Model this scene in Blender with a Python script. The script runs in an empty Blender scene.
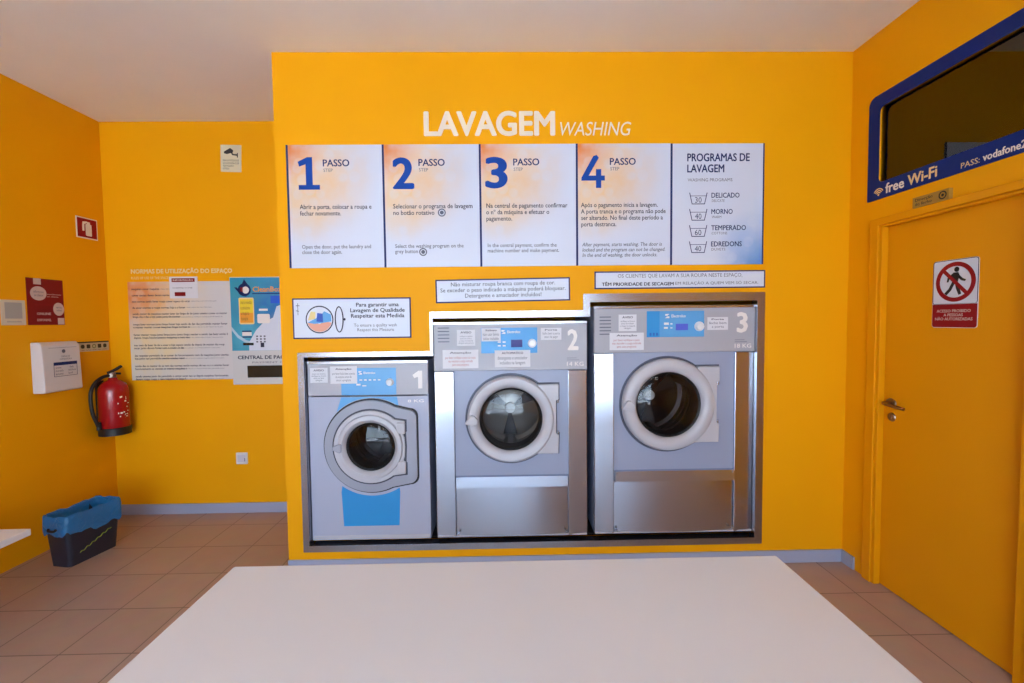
import bpy, bmesh, math, random
from mathutils import Vector, Matrix
random.seed(4)
PI = math.pi
SC = bpy.context.scene
COL = SC.collection

# ------------------------------------------------------------------ room measures (metres)
FY = 2.765      # front wall that holds the washers
BY = 3.682      # back wall of the recess on the left
LX = -3.178     # left wall
RX = 2.134      # right wall
RY = -2.6       # rear wall behind the camera
PX = -1.359     # left end of the front wall
CH = 3.157      # ceiling height
EYE = 1.55

# ------------------------------------------------------------------ camera
PAN, PIT, ROL, FPX = .0171, .0454, -.0112, 450.0
Fv = Vector((math.sin(PAN)*math.cos(PIT), math.cos(PAN)*math.cos(PIT), -math.sin(PIT)))
Rv = Vector((math.cos(PAN), -math.sin(PAN), 0)); Uv = Rv.cross(Fv)
R2 = Rv*math.cos(ROL) + Uv*math.sin(ROL); U2 = -Rv*math.sin(ROL) + Uv*math.cos(ROL)
cd = bpy.data.cameras.new('camera'); cam = bpy.data.objects.new('camera', cd); COL.objects.link(cam)
M = Matrix((R2, U2, -Fv)).transposed().to_4x4(); M.translation = Vector((0, 0, EYE)); cam.matrix_world = M
cd.sensor_width = 36; cd.sensor_fit = 'HORIZONTAL'; cd.lens = 36*FPX/1024; cd.clip_start = .05
SC.camera = cam

# ------------------------------------------------------------------ world, exposure, daylight
w = bpy.data.worlds.new('world'); SC.world = w; w.use_nodes = True
wn = w.node_tree.nodes; wl = w.node_tree.links
bg = wn['Background']
tc = wn.new('ShaderNodeTexCoord'); sp = wn.new('ShaderNodeSeparateXYZ'); rp = wn.new('ShaderNodeValToRGB')
wl.new(tc.outputs['Generated'], sp.inputs[0]); wl.new(sp.outputs['Z'], rp.inputs[0]); wl.new(rp.outputs[0], bg.inputs[0])
rp.color_ramp.elements[0].position = 0; rp.color_ramp.elements[0].color = (.70, .84, 1, 1)
rp.color_ramp.elements[1].position = .6; rp.color_ramp.elements[1].color = (.42, .62, 1, 1)
bg.inputs[1].default_value = 9.5
SC.view_settings.view_transform = 'Standard'; SC.view_settings.look = 'None'
SC.view_settings.gamma = 1; SC.view_settings.use_curve_mapping = False
SC.view_settings.exposure = 0.11
pl = bpy.data.lights.new('window_portal', 'AREA'); pl.shape = 'RECTANGLE'; pl.size = 4.8; pl.size_y = 2.6
pl.cycles.is_portal = True
po = bpy.data.objects.new('window_portal', pl); COL.objects.link(po)
po.location = (-.85, RY-.05, 1.35); po.rotation_euler = (PI/2, 0, 0)
sl_ = bpy.data.lights.new('sun', 'SUN'); sl_.energy = 50.0; sl_.angle = .01; sl_.color = (1, .99, .97)
so = bpy.data.objects.new('sun', sl_); COL.objects.link(so); so.location = (0, -8, 8)
so.rotation_euler = Vector((.28, 1.0, -1.75)).to_track_quat('-Z', 'Y').to_euler()
LAMP_W = 10.0     # emission of the ceiling fittings

# ------------------------------------------------------------------ materials
def mat(name, col, rough=.5, metal=0, spec=.5, emit=None, es=0, coat=0):
    m = bpy.data.materials.new(name); m.use_nodes = True
    b = m.node_tree.nodes['Principled BSDF']
    b.inputs['Base Color'].default_value = (*col, 1); b.inputs['Roughness'].default_value = rough
    b.inputs['Metallic'].default_value = metal; b.inputs['Specular IOR Level'].default_value = spec
    b.inputs['Coat Weight'].default_value = coat
    if emit: b.inputs['Emission Color'].default_value = (*emit, 1); b.inputs['Emission Strength'].default_value = es
    return m
def nodes(m): return m.node_tree.nodes, m.node_tree.links, m.node_tree.nodes['Principled BSDF']
def srgb(r, g, b):
    f = lambda c: (c/255/12.92) if c <= 10 else ((c/255+.055)/1.055)**2.4
    return (f(r), f(g), f(b))
def paint(name, col, amt=.05, bump=.04, rough=.55):
    m = mat(name, col, rough, 0, .12); n, l, b = nodes(m)
    t = n.new('ShaderNodeTexCoord'); a = n.new('ShaderNodeTexNoise'); a.inputs['Scale'].default_value = 1.7; a.inputs['Detail'].default_value = 5
    l.new(t.outputs['Object'], a.inputs['Vector'])
    mx = n.new('ShaderNodeMix'); mx.data_type = 'RGBA'; mx.inputs['A'].default_value = (*[c*(1-amt) for c in col], 1); mx.inputs['B'].default_value = (*[min(1, c*(1+amt)) for c in col], 1)
    l.new(a.outputs['Fac'], mx.inputs['Factor']); l.new(mx.outputs['Result'], b.inputs['Base Color'])
    c = n.new('ShaderNodeTexNoise'); c.inputs['Scale'].default_value = 160; c.inputs['Detail'].default_value = 3
    l.new(t.outputs['Object'], c.inputs['Vector'])
    bp = n.new('ShaderNodeBump'); bp.inputs['Strength'].default_value = bump; bp.inputs['Distance'].default_value = .002
    l.new(c.outputs['Fac'], bp.inputs['Height']); l.new(bp.outputs[0], b.inputs['Normal'])
    return m
YEL = (.87, .378, .002)
m_yel = paint('yellow_wall_paint', YEL, rough=.5)
m_door = paint('yellow_gloss_paint', (.80, .315, .002), rough=.45)
m_ceil = paint('ceiling_paint', (.86, .86, .86), rough=.8)
m_black = mat('black_rubber', (.008, .008, .01), .5)
m_dark = mat('dark_backing', (.012, .012, .014), .7)
m_skirt = paint('skirting_tile', (.36, .38, .50), rough=.3)
m_white = mat('white_plastic', (.72, .71, .72), .35)
m_lam = paint('white_laminate', (.78, .79, .83), amt=.02, bump=.01, rough=.4)
m_board = mat('sign_board_white', (.68, .73, .84), .4)
m_paper = mat('notice_paper', (.72, .72, .76), .6)
m_navy = mat('navy_ink', (.016, .030, .13), .7, 0, .2)
m_blue = mat('blue_ink', (.008, .062, .34), .7, 0, .2)
m_text = mat('dark_grey_ink', (.035, .035, .07), .7, 0, .2)
m_textl = mat('light_grey_ink', (.13, .14, .19), .7, 0, .2)
m_orange = mat('orange_ink', (.80, .33, .02), .5)
m_red = mat('sign_red', (.30, .006, .010), .55, 0, .2)
m_dred = mat('poster_red', (.22, .008, .008), .6, 0, .2)
m_wink = mat('white_vinyl', (.85, .80, .76), .4)
m_cream = mat('cream_ink', (.85, .62, .30), .4)
m_wifi = mat('wifi_blue', (.004, .022, .17), .6, 0, .2)
m_ext = mat('extinguisher_red', (.36, .004, .008), .25, coat=.25)
m_bin = mat('bin_plastic', (.018, .020, .035), .42)
m_brass = mat('aged_metal', (.28, .20, .16), .35, 1)
m_lcdk = mat('screen_black', (.01, .012, .012), .15)
m_grn = mat('yellow_green_ink', (.25, .38, .02), .5)
m_bp = mat('washer_blue', (.02, .28, .66), .35)
m_bpl = mat('washer_light_blue', (.10, .36, .70), .35)
m_bpd = mat('washer_deep_blue', (.015, .13, .50), .35)
m_disp = mat('display_blue', (.008, .015, .20), .5)
m_dispv = mat('display_violet', (.10, .14, .68), .15)
m_panel = mat('control_panel_grey', (.40, .40, .45), .4)
m_body = mat('washer_grey_paint', (.31, .35, .48), .38)
m_body1 = mat('washer_pale_paint', (.41, .44, .57), .38)
m_bezel = mat('bezel_grey', (.32, .34, .42), .4)
m_ring = mat('door_ring_grey', (.50, .50, .55), .35)
m_knob = mat('knob_white', (.78, .80, .82), .3)
m_led = mat('lamp_diffuser', (.9, .9, .9), .5, emit=(1, .96, .9), es=LAMP_W)

def steel(name, col=(.50, .53, .60), rough=.26, vert=True):
    m = mat(name, col, rough, 1); n, l, b = nodes(m)
    t = n.new('ShaderNodeTexCoord'); mp = n.new('ShaderNodeMapping')
    mp.inputs['Scale'].default_value = (22, 22, .5) if vert else (.5, 22, 22)
    a = n.new('ShaderNodeTexNoise'); a.inputs['Scale'].default_value = 4; a.inputs['Detail'].default_value = 3
    l.new(t.outputs['Object'], mp.inputs[0]); l.new(mp.outputs[0], a.inputs['Vector'])
    r = n.new('ShaderNodeMapRange'); r.inputs['To Min'].default_value = rough-.002; r.inputs['To Max'].default_value = rough+.004
    l.new(a.outputs['Fac'], r.inputs['Value']); l.new(r.outputs[0], b.inputs['Roughness'])
    bp = n.new('ShaderNodeBump'); bp.inputs['Strength'].default_value = .0; bp.inputs['Distance'].default_value = .0002
    l.new(a.outputs['Fac'], bp.inputs['Height'])
    c = n.new('ShaderNodeTexNoise'); c.inputs['Scale'].default_value = 2.2; l.new(t.outputs['Object'], c.inputs['Vector'])
    b2 = n.new('ShaderNodeBump'); b2.inputs['Strength'].default_value = .05; b2.inputs['Distance'].default_value = .02
    l.new(c.outputs['Fac'], b2.inputs['Height']); l.new(b2.outputs[0], bp.inputs['Normal']); l.new(bp.outputs[0], b.inputs['Normal'])
    return m
m_steel = steel('brushed_steel')
m_steelf = steel('trim_steel', (.40, .40, .43), .24, False)
m_drum = mat('drum_steel', (.34, .33, .32), .38, .8)
m_drumd = mat('drum_dark', (.06, .06, .07), .35, 1)

def glass(name, tint=(1, 1, 1), ior=1.5, boost=0.0):
    m = bpy.data.materials.new(name); m.use_nodes = True; n = m.node_tree.nodes; l = m.node_tree.links; n.clear()
    o = n.new('ShaderNodeOutputMaterial'); t = n.new('ShaderNodeBsdfTransparent'); g = n.new('ShaderNodeBsdfGlossy'); x = n.new('ShaderNodeMixShader')
    t.inputs[0].default_value = (*tint, 1); g.inputs['Roughness'].default_value = .02
    f = n.new('ShaderNodeFresnel'); f.inputs[0].default_value = ior
    a = n.new('ShaderNodeMath'); a.operation = 'ADD'; a.inputs[1].default_value = boost; l.new(f.outputs[0], a.inputs[0])
    l.new(a.outputs[0], x.inputs[0]); l.new(t.outputs[0], x.inputs[1]); l.new(g.outputs[0], x.inputs[2]); l.new(x.outputs[0], o.inputs[0])
    return m
m_glass = glass('clear_pane', (.95, .97, .97))
m_dglass = glass('door_glass', (.82, .80, .78), 1.4, .01)
m_tglass = glass('transom_pane', (.7, .65, .6), 1.5, .045)

def tile_floor():
    m = mat('floor_tiles', (.3, .22, .18), .38); n, l, b = nodes(m)
    t = n.new('ShaderNodeTexCoord'); mp = n.new('ShaderNodeMapping'); mp.inputs['Location'].default_value = (.08, -.052, 0)
    br = n.new('ShaderNodeTexBrick'); br.offset = 0; br.inputs['Scale'].default_value = 1
    br.inputs['Brick Width'].default_value = .34; br.inputs['Row Height'].default_value = .34; br.inputs['Mortar Size'].default_value = .0035; br.inputs['Mortar Smooth'].default_value = .3
    br.inputs['Color1'].default_value = (.50, .36, .30, 1); br.inputs['Color2'].default_value = (.46, .33, .275, 1); br.inputs['Mortar'].default_value = (.20, .14, .12, 1)
    l.new(t.outputs['Object'], mp.inputs[0]); l.new(mp.outputs[0], br.inputs[0])
    a = n.new('ShaderNodeTexNoise'); a.inputs['Scale'].default_value = 9; a.inputs['Detail'].default_value = 8; l.new(t.outputs['Object'], a.inputs['Vector'])
    mx = n.new('ShaderNodeMix'); mx.data_type = 'RGBA'; mx.blend_type = 'MULTIPLY'; mx.inputs['Factor'].default_value = .22
    l.new(br.outputs['Color'], mx.inputs['A']); l.new(a.outputs['Color'], mx.inputs['B']); l.new(mx.outputs['Result'], b.inputs['Base Color'])
    bp = n.new('ShaderNodeBump'); bp.inputs['Strength'].default_value = .3; bp.inputs['Distance'].default_value = .002; bp.invert = True
    l.new(br.outputs['Fac'], bp.inputs['Height']); l.new(bp.outputs[0], b.inputs['Normal'])
    return m
m_floor = tile_floor()

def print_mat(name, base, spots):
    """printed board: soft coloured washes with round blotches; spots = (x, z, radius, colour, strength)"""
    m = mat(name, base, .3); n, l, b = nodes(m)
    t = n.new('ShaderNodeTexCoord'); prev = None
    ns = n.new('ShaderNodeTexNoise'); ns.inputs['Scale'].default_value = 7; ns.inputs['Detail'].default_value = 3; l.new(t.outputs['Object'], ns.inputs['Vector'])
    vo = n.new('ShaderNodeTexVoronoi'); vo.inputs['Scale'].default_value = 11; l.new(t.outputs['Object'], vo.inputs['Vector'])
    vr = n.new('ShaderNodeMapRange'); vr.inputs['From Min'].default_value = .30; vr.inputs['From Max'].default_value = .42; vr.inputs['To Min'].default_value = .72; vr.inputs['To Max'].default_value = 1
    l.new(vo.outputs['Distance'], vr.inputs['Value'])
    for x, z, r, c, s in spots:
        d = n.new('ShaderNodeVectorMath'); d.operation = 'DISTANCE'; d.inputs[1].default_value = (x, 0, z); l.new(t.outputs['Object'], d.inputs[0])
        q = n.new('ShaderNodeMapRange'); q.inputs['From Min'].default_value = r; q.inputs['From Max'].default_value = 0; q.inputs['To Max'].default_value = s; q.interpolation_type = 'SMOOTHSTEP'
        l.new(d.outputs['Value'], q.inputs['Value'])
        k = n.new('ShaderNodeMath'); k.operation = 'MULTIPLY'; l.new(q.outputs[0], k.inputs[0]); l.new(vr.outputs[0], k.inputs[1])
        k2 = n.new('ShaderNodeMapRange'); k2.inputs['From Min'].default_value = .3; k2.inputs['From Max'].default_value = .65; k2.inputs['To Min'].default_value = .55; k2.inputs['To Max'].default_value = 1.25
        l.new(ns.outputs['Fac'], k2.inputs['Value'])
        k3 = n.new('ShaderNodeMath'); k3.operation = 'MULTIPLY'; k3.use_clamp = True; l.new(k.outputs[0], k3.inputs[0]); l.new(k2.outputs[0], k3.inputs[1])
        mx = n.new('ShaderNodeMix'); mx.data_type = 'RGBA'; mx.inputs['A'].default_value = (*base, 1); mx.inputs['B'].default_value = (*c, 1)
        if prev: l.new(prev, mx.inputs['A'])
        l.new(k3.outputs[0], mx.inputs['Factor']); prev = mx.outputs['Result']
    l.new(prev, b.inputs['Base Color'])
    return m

# ------------------------------------------------------------------ mesh helpers
def box(bm, x0, x1, y0, y1, z0, z1):
    v = [bm.verts.new((x, y, z)) for x in (x0, x1) for y in (y0, y1) for z in (z0, z1)]
    for f in ((0, 1, 3, 2), (4, 6, 7, 5), (0, 4, 5, 1), (2, 3, 7, 6), (0, 2, 6, 4), (1, 5, 7, 3)): bm.faces.new([v[i] for i in f])
    return v
def prism(bm, poly, y0, y1, holes=()):
    """outline in (x, z), optional holes, from y0 to y1"""
    if not holes:
        a = [bm.verts.new((x, y0, z)) for x, z in poly]; b = [bm.verts.new((x, y1, z)) for x, z in poly]
        bm.faces.new(a); bm.faces.new(b[::-1]); n = len(a)
        for i in range(n): bm.faces.new((a[i], b[i], b[(i+1) % n], a[(i+1) % n]))
        return
    for y in (y0, y1):
        es = []
        for lp in [poly]+list(holes):
            vs = [bm.verts.new((x, y, z)) for x, z in lp]
            es += [bm.edges.new((vs[i], vs[(i+1) % len(vs)])) for i in range(len(vs))]
        bmesh.ops.triangle_fill(bm, use_beauty=True, use_dissolve=False, edges=es)
    for lp in [poly]+list(holes):
        a = [bm.verts.new((x, y0, z)) for x, z in lp]; b = [bm.verts.new((x, y1, z)) for x, z in lp]; n = len(a)
        for i in range(n): bm.faces.new((a[i], b[i], b[(i+1) % n], a[(i+1) % n]))
    bmesh.ops.remove_doubles(bm, verts=bm.verts, dist=1e-5)
def lathe(bm, prof, c=(0, 0, 0), axis='Y', n=64, closed=False):
    """prof = (radius, position along axis)"""
    rings = []
    for r, h in prof:
        if r < 1e-5:
            p = (c[0], c[1]+h, c[2]) if axis == 'Y' else (c[0], c[1], c[2]+h)
            rings.append([bm.verts.new(p)]); continue
        ring = []
        for i in range(n):
            a = 2*PI*i/n; u, v = r*math.cos(a), r*math.sin(a)
            ring.append(bm.verts.new((c[0]+u, c[1]+h, c[2]+v) if axis == 'Y' else (c[0]+u, c[1]+v, c[2]+h)))
        rings.append(ring)
    ps = list(zip(rings, rings[1:]))+([(rings[-1], rings[0])] if closed else [])
    for a, b in ps:
        for i in range(n):
            j = (i+1) % n
            if len(a) == 1 and len(b) == 1: continue
            if len(a) == 1: bm.faces.new((a[0], b[j], b[i]))
            elif len(b) == 1: bm.faces.new((a[i], a[j], b[0]))
            else: bm.faces.new((a[i], a[j], b[j], b[i]))
def tube(bm, pts, r, n=10, caps=True):
    pts = [Vector(p) for p in pts]; rings = []; up = Vector((0, 0, 1))
    for i, p in enumerate(pts):
        d = (pts[min(i+1, len(pts)-1)]-pts[max(i-1, 0)]).normalized()
        if abs(d.dot(up)) > .95: up = Vector((0, 1, 0)) if abs(d.y) < .9 else Vector((1, 0, 0))
        s = d.cross(up).normalized(); t = s.cross(d).normalized(); up = t
        rr = r[i] if isinstance(r, (list, tuple)) else r
        rings.append([bm.verts.new(p+s*rr*math.cos(2*PI*k/n)+t*rr*math.sin(2*PI*k/n)) for k in range(n)])
    for a, b in zip(rings, rings[1:]):
        for i in range(n): bm.faces.new((a[i], a[(i+1) % n], b[(i+1) % n], b[i]))
    if caps: bm.faces.new(rings[0][::-1]); bm.faces.new(rings[-1])
def curve_pts(p, k=8):
    """smooth path through points"""
    p = [Vector(q) for q in p]; out = []
    for i in range(len(p)-1):
        a, b, c, d = p[max(i-1, 0)], p[i], p[i+1], p[min(i+2, len(p)-1)]
        for j in range(k):
            t = j/k; out.append(.5*((2*b)+(c-a)*t+(2*a-5*b+4*c-d)*t*t+(-a+3*b-3*c+d)*t**3))
    return out+[p[-1]]
def arc(cx, cz, r, a0, a1, n=12):
    return [(cx+r*math.cos(math.radians(a0+(a1-a0)*i/n)), cz+r*math.sin(math.radians(a0+(a1-a0)*i/n))) for i in range(n+1)]
def rrect(x0, x1, z0, z1, r, n=5):
    return arc(x0+r, z0+r, r, 180, 270, n)+arc(x1-r, z0+r, r, 270, 360, n)+arc(x1-r, z1-r, r, 0, 90, n)+arc(x0+r, z1-r, r, 90, 180, n)
def obj(name, bm, m, parent=None, bevel=0, smooth=False, fixn=True, seg=2):
    if fixn: bmesh.ops.recalc_face_normals(bm, faces=bm.faces)
    me = bpy.data.meshes.new(name); bm.to_mesh(me); bm.free()
    if smooth:
        for p in me.polygons: p.use_smooth = True
        me.set_sharp_from_angle(angle=math.radians(38))
    me.materials.append(m)
    o = bpy.data.objects.new(name, me); COL.objects.link(o)
    if parent: o.parent = parent
    if bevel:
        b = o.modifiers.new('bevel', 'BEVEL'); b.width = bevel; b.segments = seg; b.limit_method = 'ANGLE'; b.angle_limit = math.radians(40)
    return o
def struct(name, bm, m, **k):
    o = obj(name, bm, m, **k)
    if not o.parent: o['kind'] = 'structure'
    return o
def tag(o, label, cat, group=None, kind=None):
    o['label'] = label; o['category'] = cat
    if group: o['group'] = group
    if kind: o['kind'] = kind
    return o
def thing(name, label, cat, loc=(0, 0, 0), rotz=0, group=None):
    o = bpy.data.objects.new(name, None); COL.objects.link(o); o.location = loc; o.rotation_euler = (0, 0, rotz); o.empty_display_size = .1
    return tag(o, label, cat, group)
def B(): return bmesh.new()

# lettering: a block of text as a thin raised mesh that fills the given rectangle
def text_mesh(s, bold=0.0, shear=0.0, align='LEFT', depth=.0006, res=2):
    cu = bpy.data.curves.new('t', 'FONT'); cu.body = s; cu.size = 1; cu.shear = shear; cu.align_x = align; cu.resolution_u = res; cu.fill_mode = 'FRONT'
    o = bpy.data.objects.new('t', cu); COL.objects.link(o); bpy.context.view_layer.update()
    me = bpy.data.meshes.new_from_object(o.evaluated_get(bpy.context.evaluated_depsgraph_get()))
    bpy.data.objects.remove(o); bpy.data.curves.remove(cu)
    if bold:
        b2 = bmesh.new(); b2.from_mesh(me); src = me.copy()
        for q_, (dx, dy) in enumerate(((bold, 0), (-bold, 0), (0, bold*.7), (0, -bold*.7), (bold*.7, bold*.5), (-bold*.7, -bold*.5), (bold*.7, -bold*.5), (-bold*.7, bold*.5))):
            k = len(b2.verts); b2.from_mesh(src); b2.verts.ensure_lookup_table()
            for v in b2.verts[k:]: v.co.x += dx; v.co.y += dy; v.co.z += (q_+1)*.00005
        b2.to_mesh(me); b2.free(); bpy.data.meshes.remove(src)
    return me

class Board:
    """something flat fixed to a wall; a = coordinate along the wall, z = height.  F front, B recess, R right, L left wall"""
    def __init__(s, name, label, cat, wall, a0, a1, z0, z1, group=None, tilt=0, root=None, plane=None):
        s.ac = (a0+a1)/2; s.z0 = z0; s.sg = -1 if wall == 'R' else 1
        p = plane if plane is not None else {'F': FY, 'B': BY, 'R': RX, 'L': LX}[wall]
        loc, rz = {'F': ((s.ac, p, z0), 0), 'B': ((s.ac, p, z0), 0), 'R': ((p, s.ac, z0), -PI/2), 'L': ((p, s.ac, z0), PI/2)}[wall]
        s.root = root or thing(name, label, cat, loc, rz, group)
        if root: root.location = loc; root.rotation_euler = (0, 0, rz)
        if tilt: s.root.rotation_euler[1] = tilt
        s.a0, s.a1, s.z1 = a0, a1, z1; s.y = 0.0
    def L(s, a, z): return (s.sg*(a-s.ac), z-s.z0)
    def rect(s, name, m, a0=None, a1=None, z0=None, z1=None, t=.004, lift=None, r=0, bevel=0, parent=None, label=None):
        a0 = s.a0 if a0 is None else a0; a1 = s.a1 if a1 is None else a1; z0 = s.z0 if z0 is None else z0; z1 = s.z1 if z1 is None else z1
        (x0, q0), (x1, q1) = s.L(a0, z0), s.L(a1, z1); x0, x1 = min(x0, x1), max(x0, x1)
        y = s.y if lift is None else -lift
        bm = B()
        if r: prism(bm, rrect(x0, x1, q0, q1, r), y-t, y)
        else: box(bm, x0, x1, y-t, y, q0, q1)
        o = obj(name, bm, m, parent or s.root, bevel=bevel)
        if label: o['label'] = label
        return o
    def up(s, t): s.y -= t
    def poly(s, name, m, pts, t=.0006, holes=(), parent=None, lift=0):
        bm = B(); prism(bm, [s.L(a, z) for a, z in pts], s.y-lift-t, s.y-lift, [[s.L(a, z) for a, z in h] for h in holes]); return obj(name, bm, m, parent or s.root)
    def polys(s, name, m, lst, t=.0006, parent=None, lift=0):
        bm = B()
        for p in lst: prism(bm, [s.L(a, z) for a, z in p], s.y-lift-t, s.y-lift)
        return obj(name, bm, m, parent or s.root)
    def text(s, name, body, a0, a1, z0, z1, m, bold=0., shear=0., align='LEFT', pitch=None, parent=None, t=.0006, lift=0, label=None, res=2):
        """fills a0..a1 x z0..z1 ; with pitch, z1 is the top and the line spacing is fixed"""
        me = text_mesh(body, bold, shear, align, res=res)
        xs = [v.co.x for v in me.vertices]; ys = [v.co.y for v in me.vertices]
        bx0, bx1, by0, by1 = min(xs), max(xs), min(ys), max(ys)
        x0, x1 = sorted((s.L(a0, 0)[0], s.L(a1, 0)[0])); q1 = z1-s.z0
        kx = (x1-x0)/(bx1-bx0); kz = pitch if pitch else (z1-z0)/(by1-by0)
        y = s.y-lift-t
        for v in me.vertices: v.co = Vector((x0+(v.co.x-bx0)*kx, y-v.co.z, q1-(by1-v.co.y)*kz))
        me.materials.clear(); me.materials.append(m)
        o = bpy.data.objects.new(name, me); COL.objects.link(o); o.parent = parent or s.root; me.name = name
        if label: o['label'] = label
        return o

# ================================================================== THE ROOM
bm = B(); box(bm, LX-.1, 4.6, RY-.1, BY+.1, -.1, 0); struct('floor', bm, m_floor)
bm = B(); box(bm, LX-.1, 4.6, RY-.1, BY+.1, CH, CH+.1); struct('ceiling', bm, m_ceil)
bm = B(); box(bm, LX-.1, LX, RY, BY+.1, 0, CH); struct('wall_left', bm, m_yel)
bm = B(); box(bm, LX, 4.6, BY, BY+.1, 0, CH); struct('wall_back', bm, m_yel)
# front wall with the stepped opening for the three washers
O_OUT = [(-1.262, .128), (1.611, .128), (1.611, 1.712), (.486, 1.712), (.486, 1.612), (-.454, 1.612), (-.454, 1.372), (-1.262, 1.372)]
O_IN = [(-1.222, .170), (1.561, .170), (1.561, 1.661), (.528, 1.661), (.528, 1.572), (-.436, 1.572), (-.436, 1.343), (-1.222, 1.343)]
bm = B(); prism(bm, [(PX, 0), (RX, 0), (RX, CH), (PX, CH)], FY, FY+.1, [[(-1.245, .150), (1.590, .150), (1.590, 1.690), (.505, 1.690), (.505, 1.594), (-.445, 1.594), (-.445, 1.360), (-1.245, 1.360)]]); struct('wall_front', bm, m_yel)
bm = B(); box(bm, PX, PX+.09, FY+.1, BY, 0, CH); struct('wall_partition', bm, m_yel)
# right wall with door opening and transom opening
DY0, DY1, DZ = 1.79, 2.510, 2.052
WY0, WY1, WZ0, WZ1 = 1.56, 2.626, 2.216, 2.80
bm = B()
wall = [(RY, 0), (DY0-.04, 0), (DY0-.04, DZ+.014), (DY1+.020, DZ+.014), (DY1+.020, 0), (BY, 0), (BY, CH), (RY, CH)]
hole = [(WY0+.06, WZ0+.05), (WY1-.06, WZ0+.05), (WY1-.06, WZ1-.06), (WY0+.06, WZ1-.06)]
prism(bm, wall, 0, .12, [hole])
for v in bm.verts: v.co = Vector((RX+v.co.y, v.co.x, v.co.z))
struct('wall_right', bm, m_yel)
# back room behind the door
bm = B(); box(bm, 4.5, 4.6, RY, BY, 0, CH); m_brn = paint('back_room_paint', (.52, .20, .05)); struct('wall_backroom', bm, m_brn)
bm = B(); box(bm, RX+.12, 4.5, .4, .5, 0, CH); struct('wall_backroom_side', bm, m_brn)
bm = B(); box(bm, RX+.12, 4.5, BY-.03, BY, 0, CH); struct('wall_backroom_end', bm, m_brn)
# rear wall (behind the camera) with a glazed shopfront
G0, G1 = -3.0, 1.3
bm = B(); prism(bm, [(LX, 0), (RX, 0), (RX, CH), (LX, CH)], RY-.12, RY, [[(G0, .08), (G1, .08), (G1, 2.62), (G0, 2.62)]]); struct('wall_rear', bm, m_yel)
bm = B()
for x in (G0, -1.72, -.42, G1-.06): box(bm, x, x+.06, RY-.1, RY-.04, .08, 2.62)
for z in (.08, 2.12, 2.56): box(bm, G0+.001, G1-.001, RY-.095, RY-.045, z, z+.06)
f = struct('window_2', bm, m_dark)
bm = B(); box(bm, G0, G1, RY-.074, RY-.066, .08, 2.62); struct('pane', bm, m_glass, parent=f)
bm = B(); box(bm, -14, 12, -22, RY-.12, -.12, -.02)
m_pave = paint('pavement', (.47, .50, .53), rough=.8); struct('ground_outside', bm, m_pave)
# skirtings
bm = B(); box(bm, LX+.004, PX, BY-.012, BY, 0, .083); struct('baseboard_back', bm, m_skirt, bevel=.002)
bm = B(); box(bm, PX-.0, RX-.012, FY-.012, FY, 0, .079); struct('baseboard_front', bm, m_skirt, bevel=.002)
bm = B(); box(bm, RX-.012, RX, 2.66, FY, 0, .079); struct('baseboard_right', bm, m_skirt, bevel=.002)
# plinth the washers stand on
bm = B(); box(bm, PX+.09, RX, FY+.1, BY, 0, .165); struct('trim_2', bm, m_dark)

# ------------------------------------------------------------------ door 1 and its casing
def rw(bm):   # (along Y, depth, height) -> right wall coordinates ; depth negative = into the room
    for v in bm.verts: v.co = Vector((RX+v.co.y, v.co.x, v.co.z))
    return bm
bm = B(); box(bm, DY0-.037, DY1+.017, .030, .070, .006, DZ+.010)
d1 = struct('door_1', rw(bm), m_door)
CO = [(DY0-.112, 0), (DY0-.112, 2.105), (2.588, 2.105), (2.588, 0), (2.530, 0), (2.530, 2.066), (DY0-.04, 2.066), (DY0-.04, 0)]
bm = B(); prism(bm, CO, -.018, 0)
CI = [(DY0-.04, 0), (DY0-.04, 2.066), (2.530, 2.066), (2.530, 0), (DY1, 0), (DY1, DZ), (DY0+.008, DZ), (DY0+.008, 0)]
prism(bm, CI, -.008, .029)
struct('trim_3', rw(bm), m_door, bevel=.003)
def lever(name, a, z):
    bm = B(); lathe(bm, [(0, -.006), (.024, -.006), (.026, 0), (0, 0)], (0, 0, 0), 'Y', 28)
    tube(bm, [(0, 0, 0), (0, -.045, 0)], .009, 12)
    tube(bm, curve_pts([(0, -.042, 0), (.012, -.052, -.001), (.05, -.05, -.006), (.10, -.046, -.010)], 5), .009, 12)
    return bm
bm = lever('h', 0, 0)
for v in bm.verts: v.co = Vector((2.466-v.co.x*1.3, .030+v.co.y, 1.068+v.co.z))
obj('door_handle', rw(bm), m_brass, d1, smooth=True)['label'] = 'dull metal lever handle'
bm = B(); lathe(bm, [(0, -.007), (.021, -.007), (.025, 0), (0, 0)], (2.459, .030, .990), 'Y', 28); box(bm, 2.456, 2.462, .019, .026, .981, .999)
obj('door_lock', rw(bm), m_brass, d1, smooth=True)['label'] = 'round metal key rose under the handle'

# ------------------------------------------------------------------ transom window with wifi lettering
win = bpy.data.objects.new('window_1', None); COL.objects.link(win); win['kind'] = 'structure'
W = Board('', '', '', 'R', WY0, WY1, WZ0, WZ1, root=win)
outer = arc(WY0+.006, WZ0+.006, .006, 180, 270, 3)+arc(WY1-.006, WZ0+.006, .006, 270, 360, 3)+arc(WY1-.045, WZ1-.045, .045, 0, 90, 8)+arc(WY0+.045, WZ1-.045, .045, 90, 180, 8); inner = rrect(WY0+.066, WY1-.072, WZ0+.092, WZ1-.07, .03)
W.poly('window_frame', m_wifi, outer, t=.006, holes=[inner])
bm = B(); (x0, q0), (x1, q1) = W.L(WY1-.03, WZ0+.03), W.L(WY0+.03, WZ1-.03); box(bm, x0, x1, .020, .025, q0+.02, q1-.03); obj('pane', bm, m_tglass, win)
W.up(.006)
W.text('lettering', 'free', 2.500, 2.382, 2.234, 2.290, m_wink, bold=.03)
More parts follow.
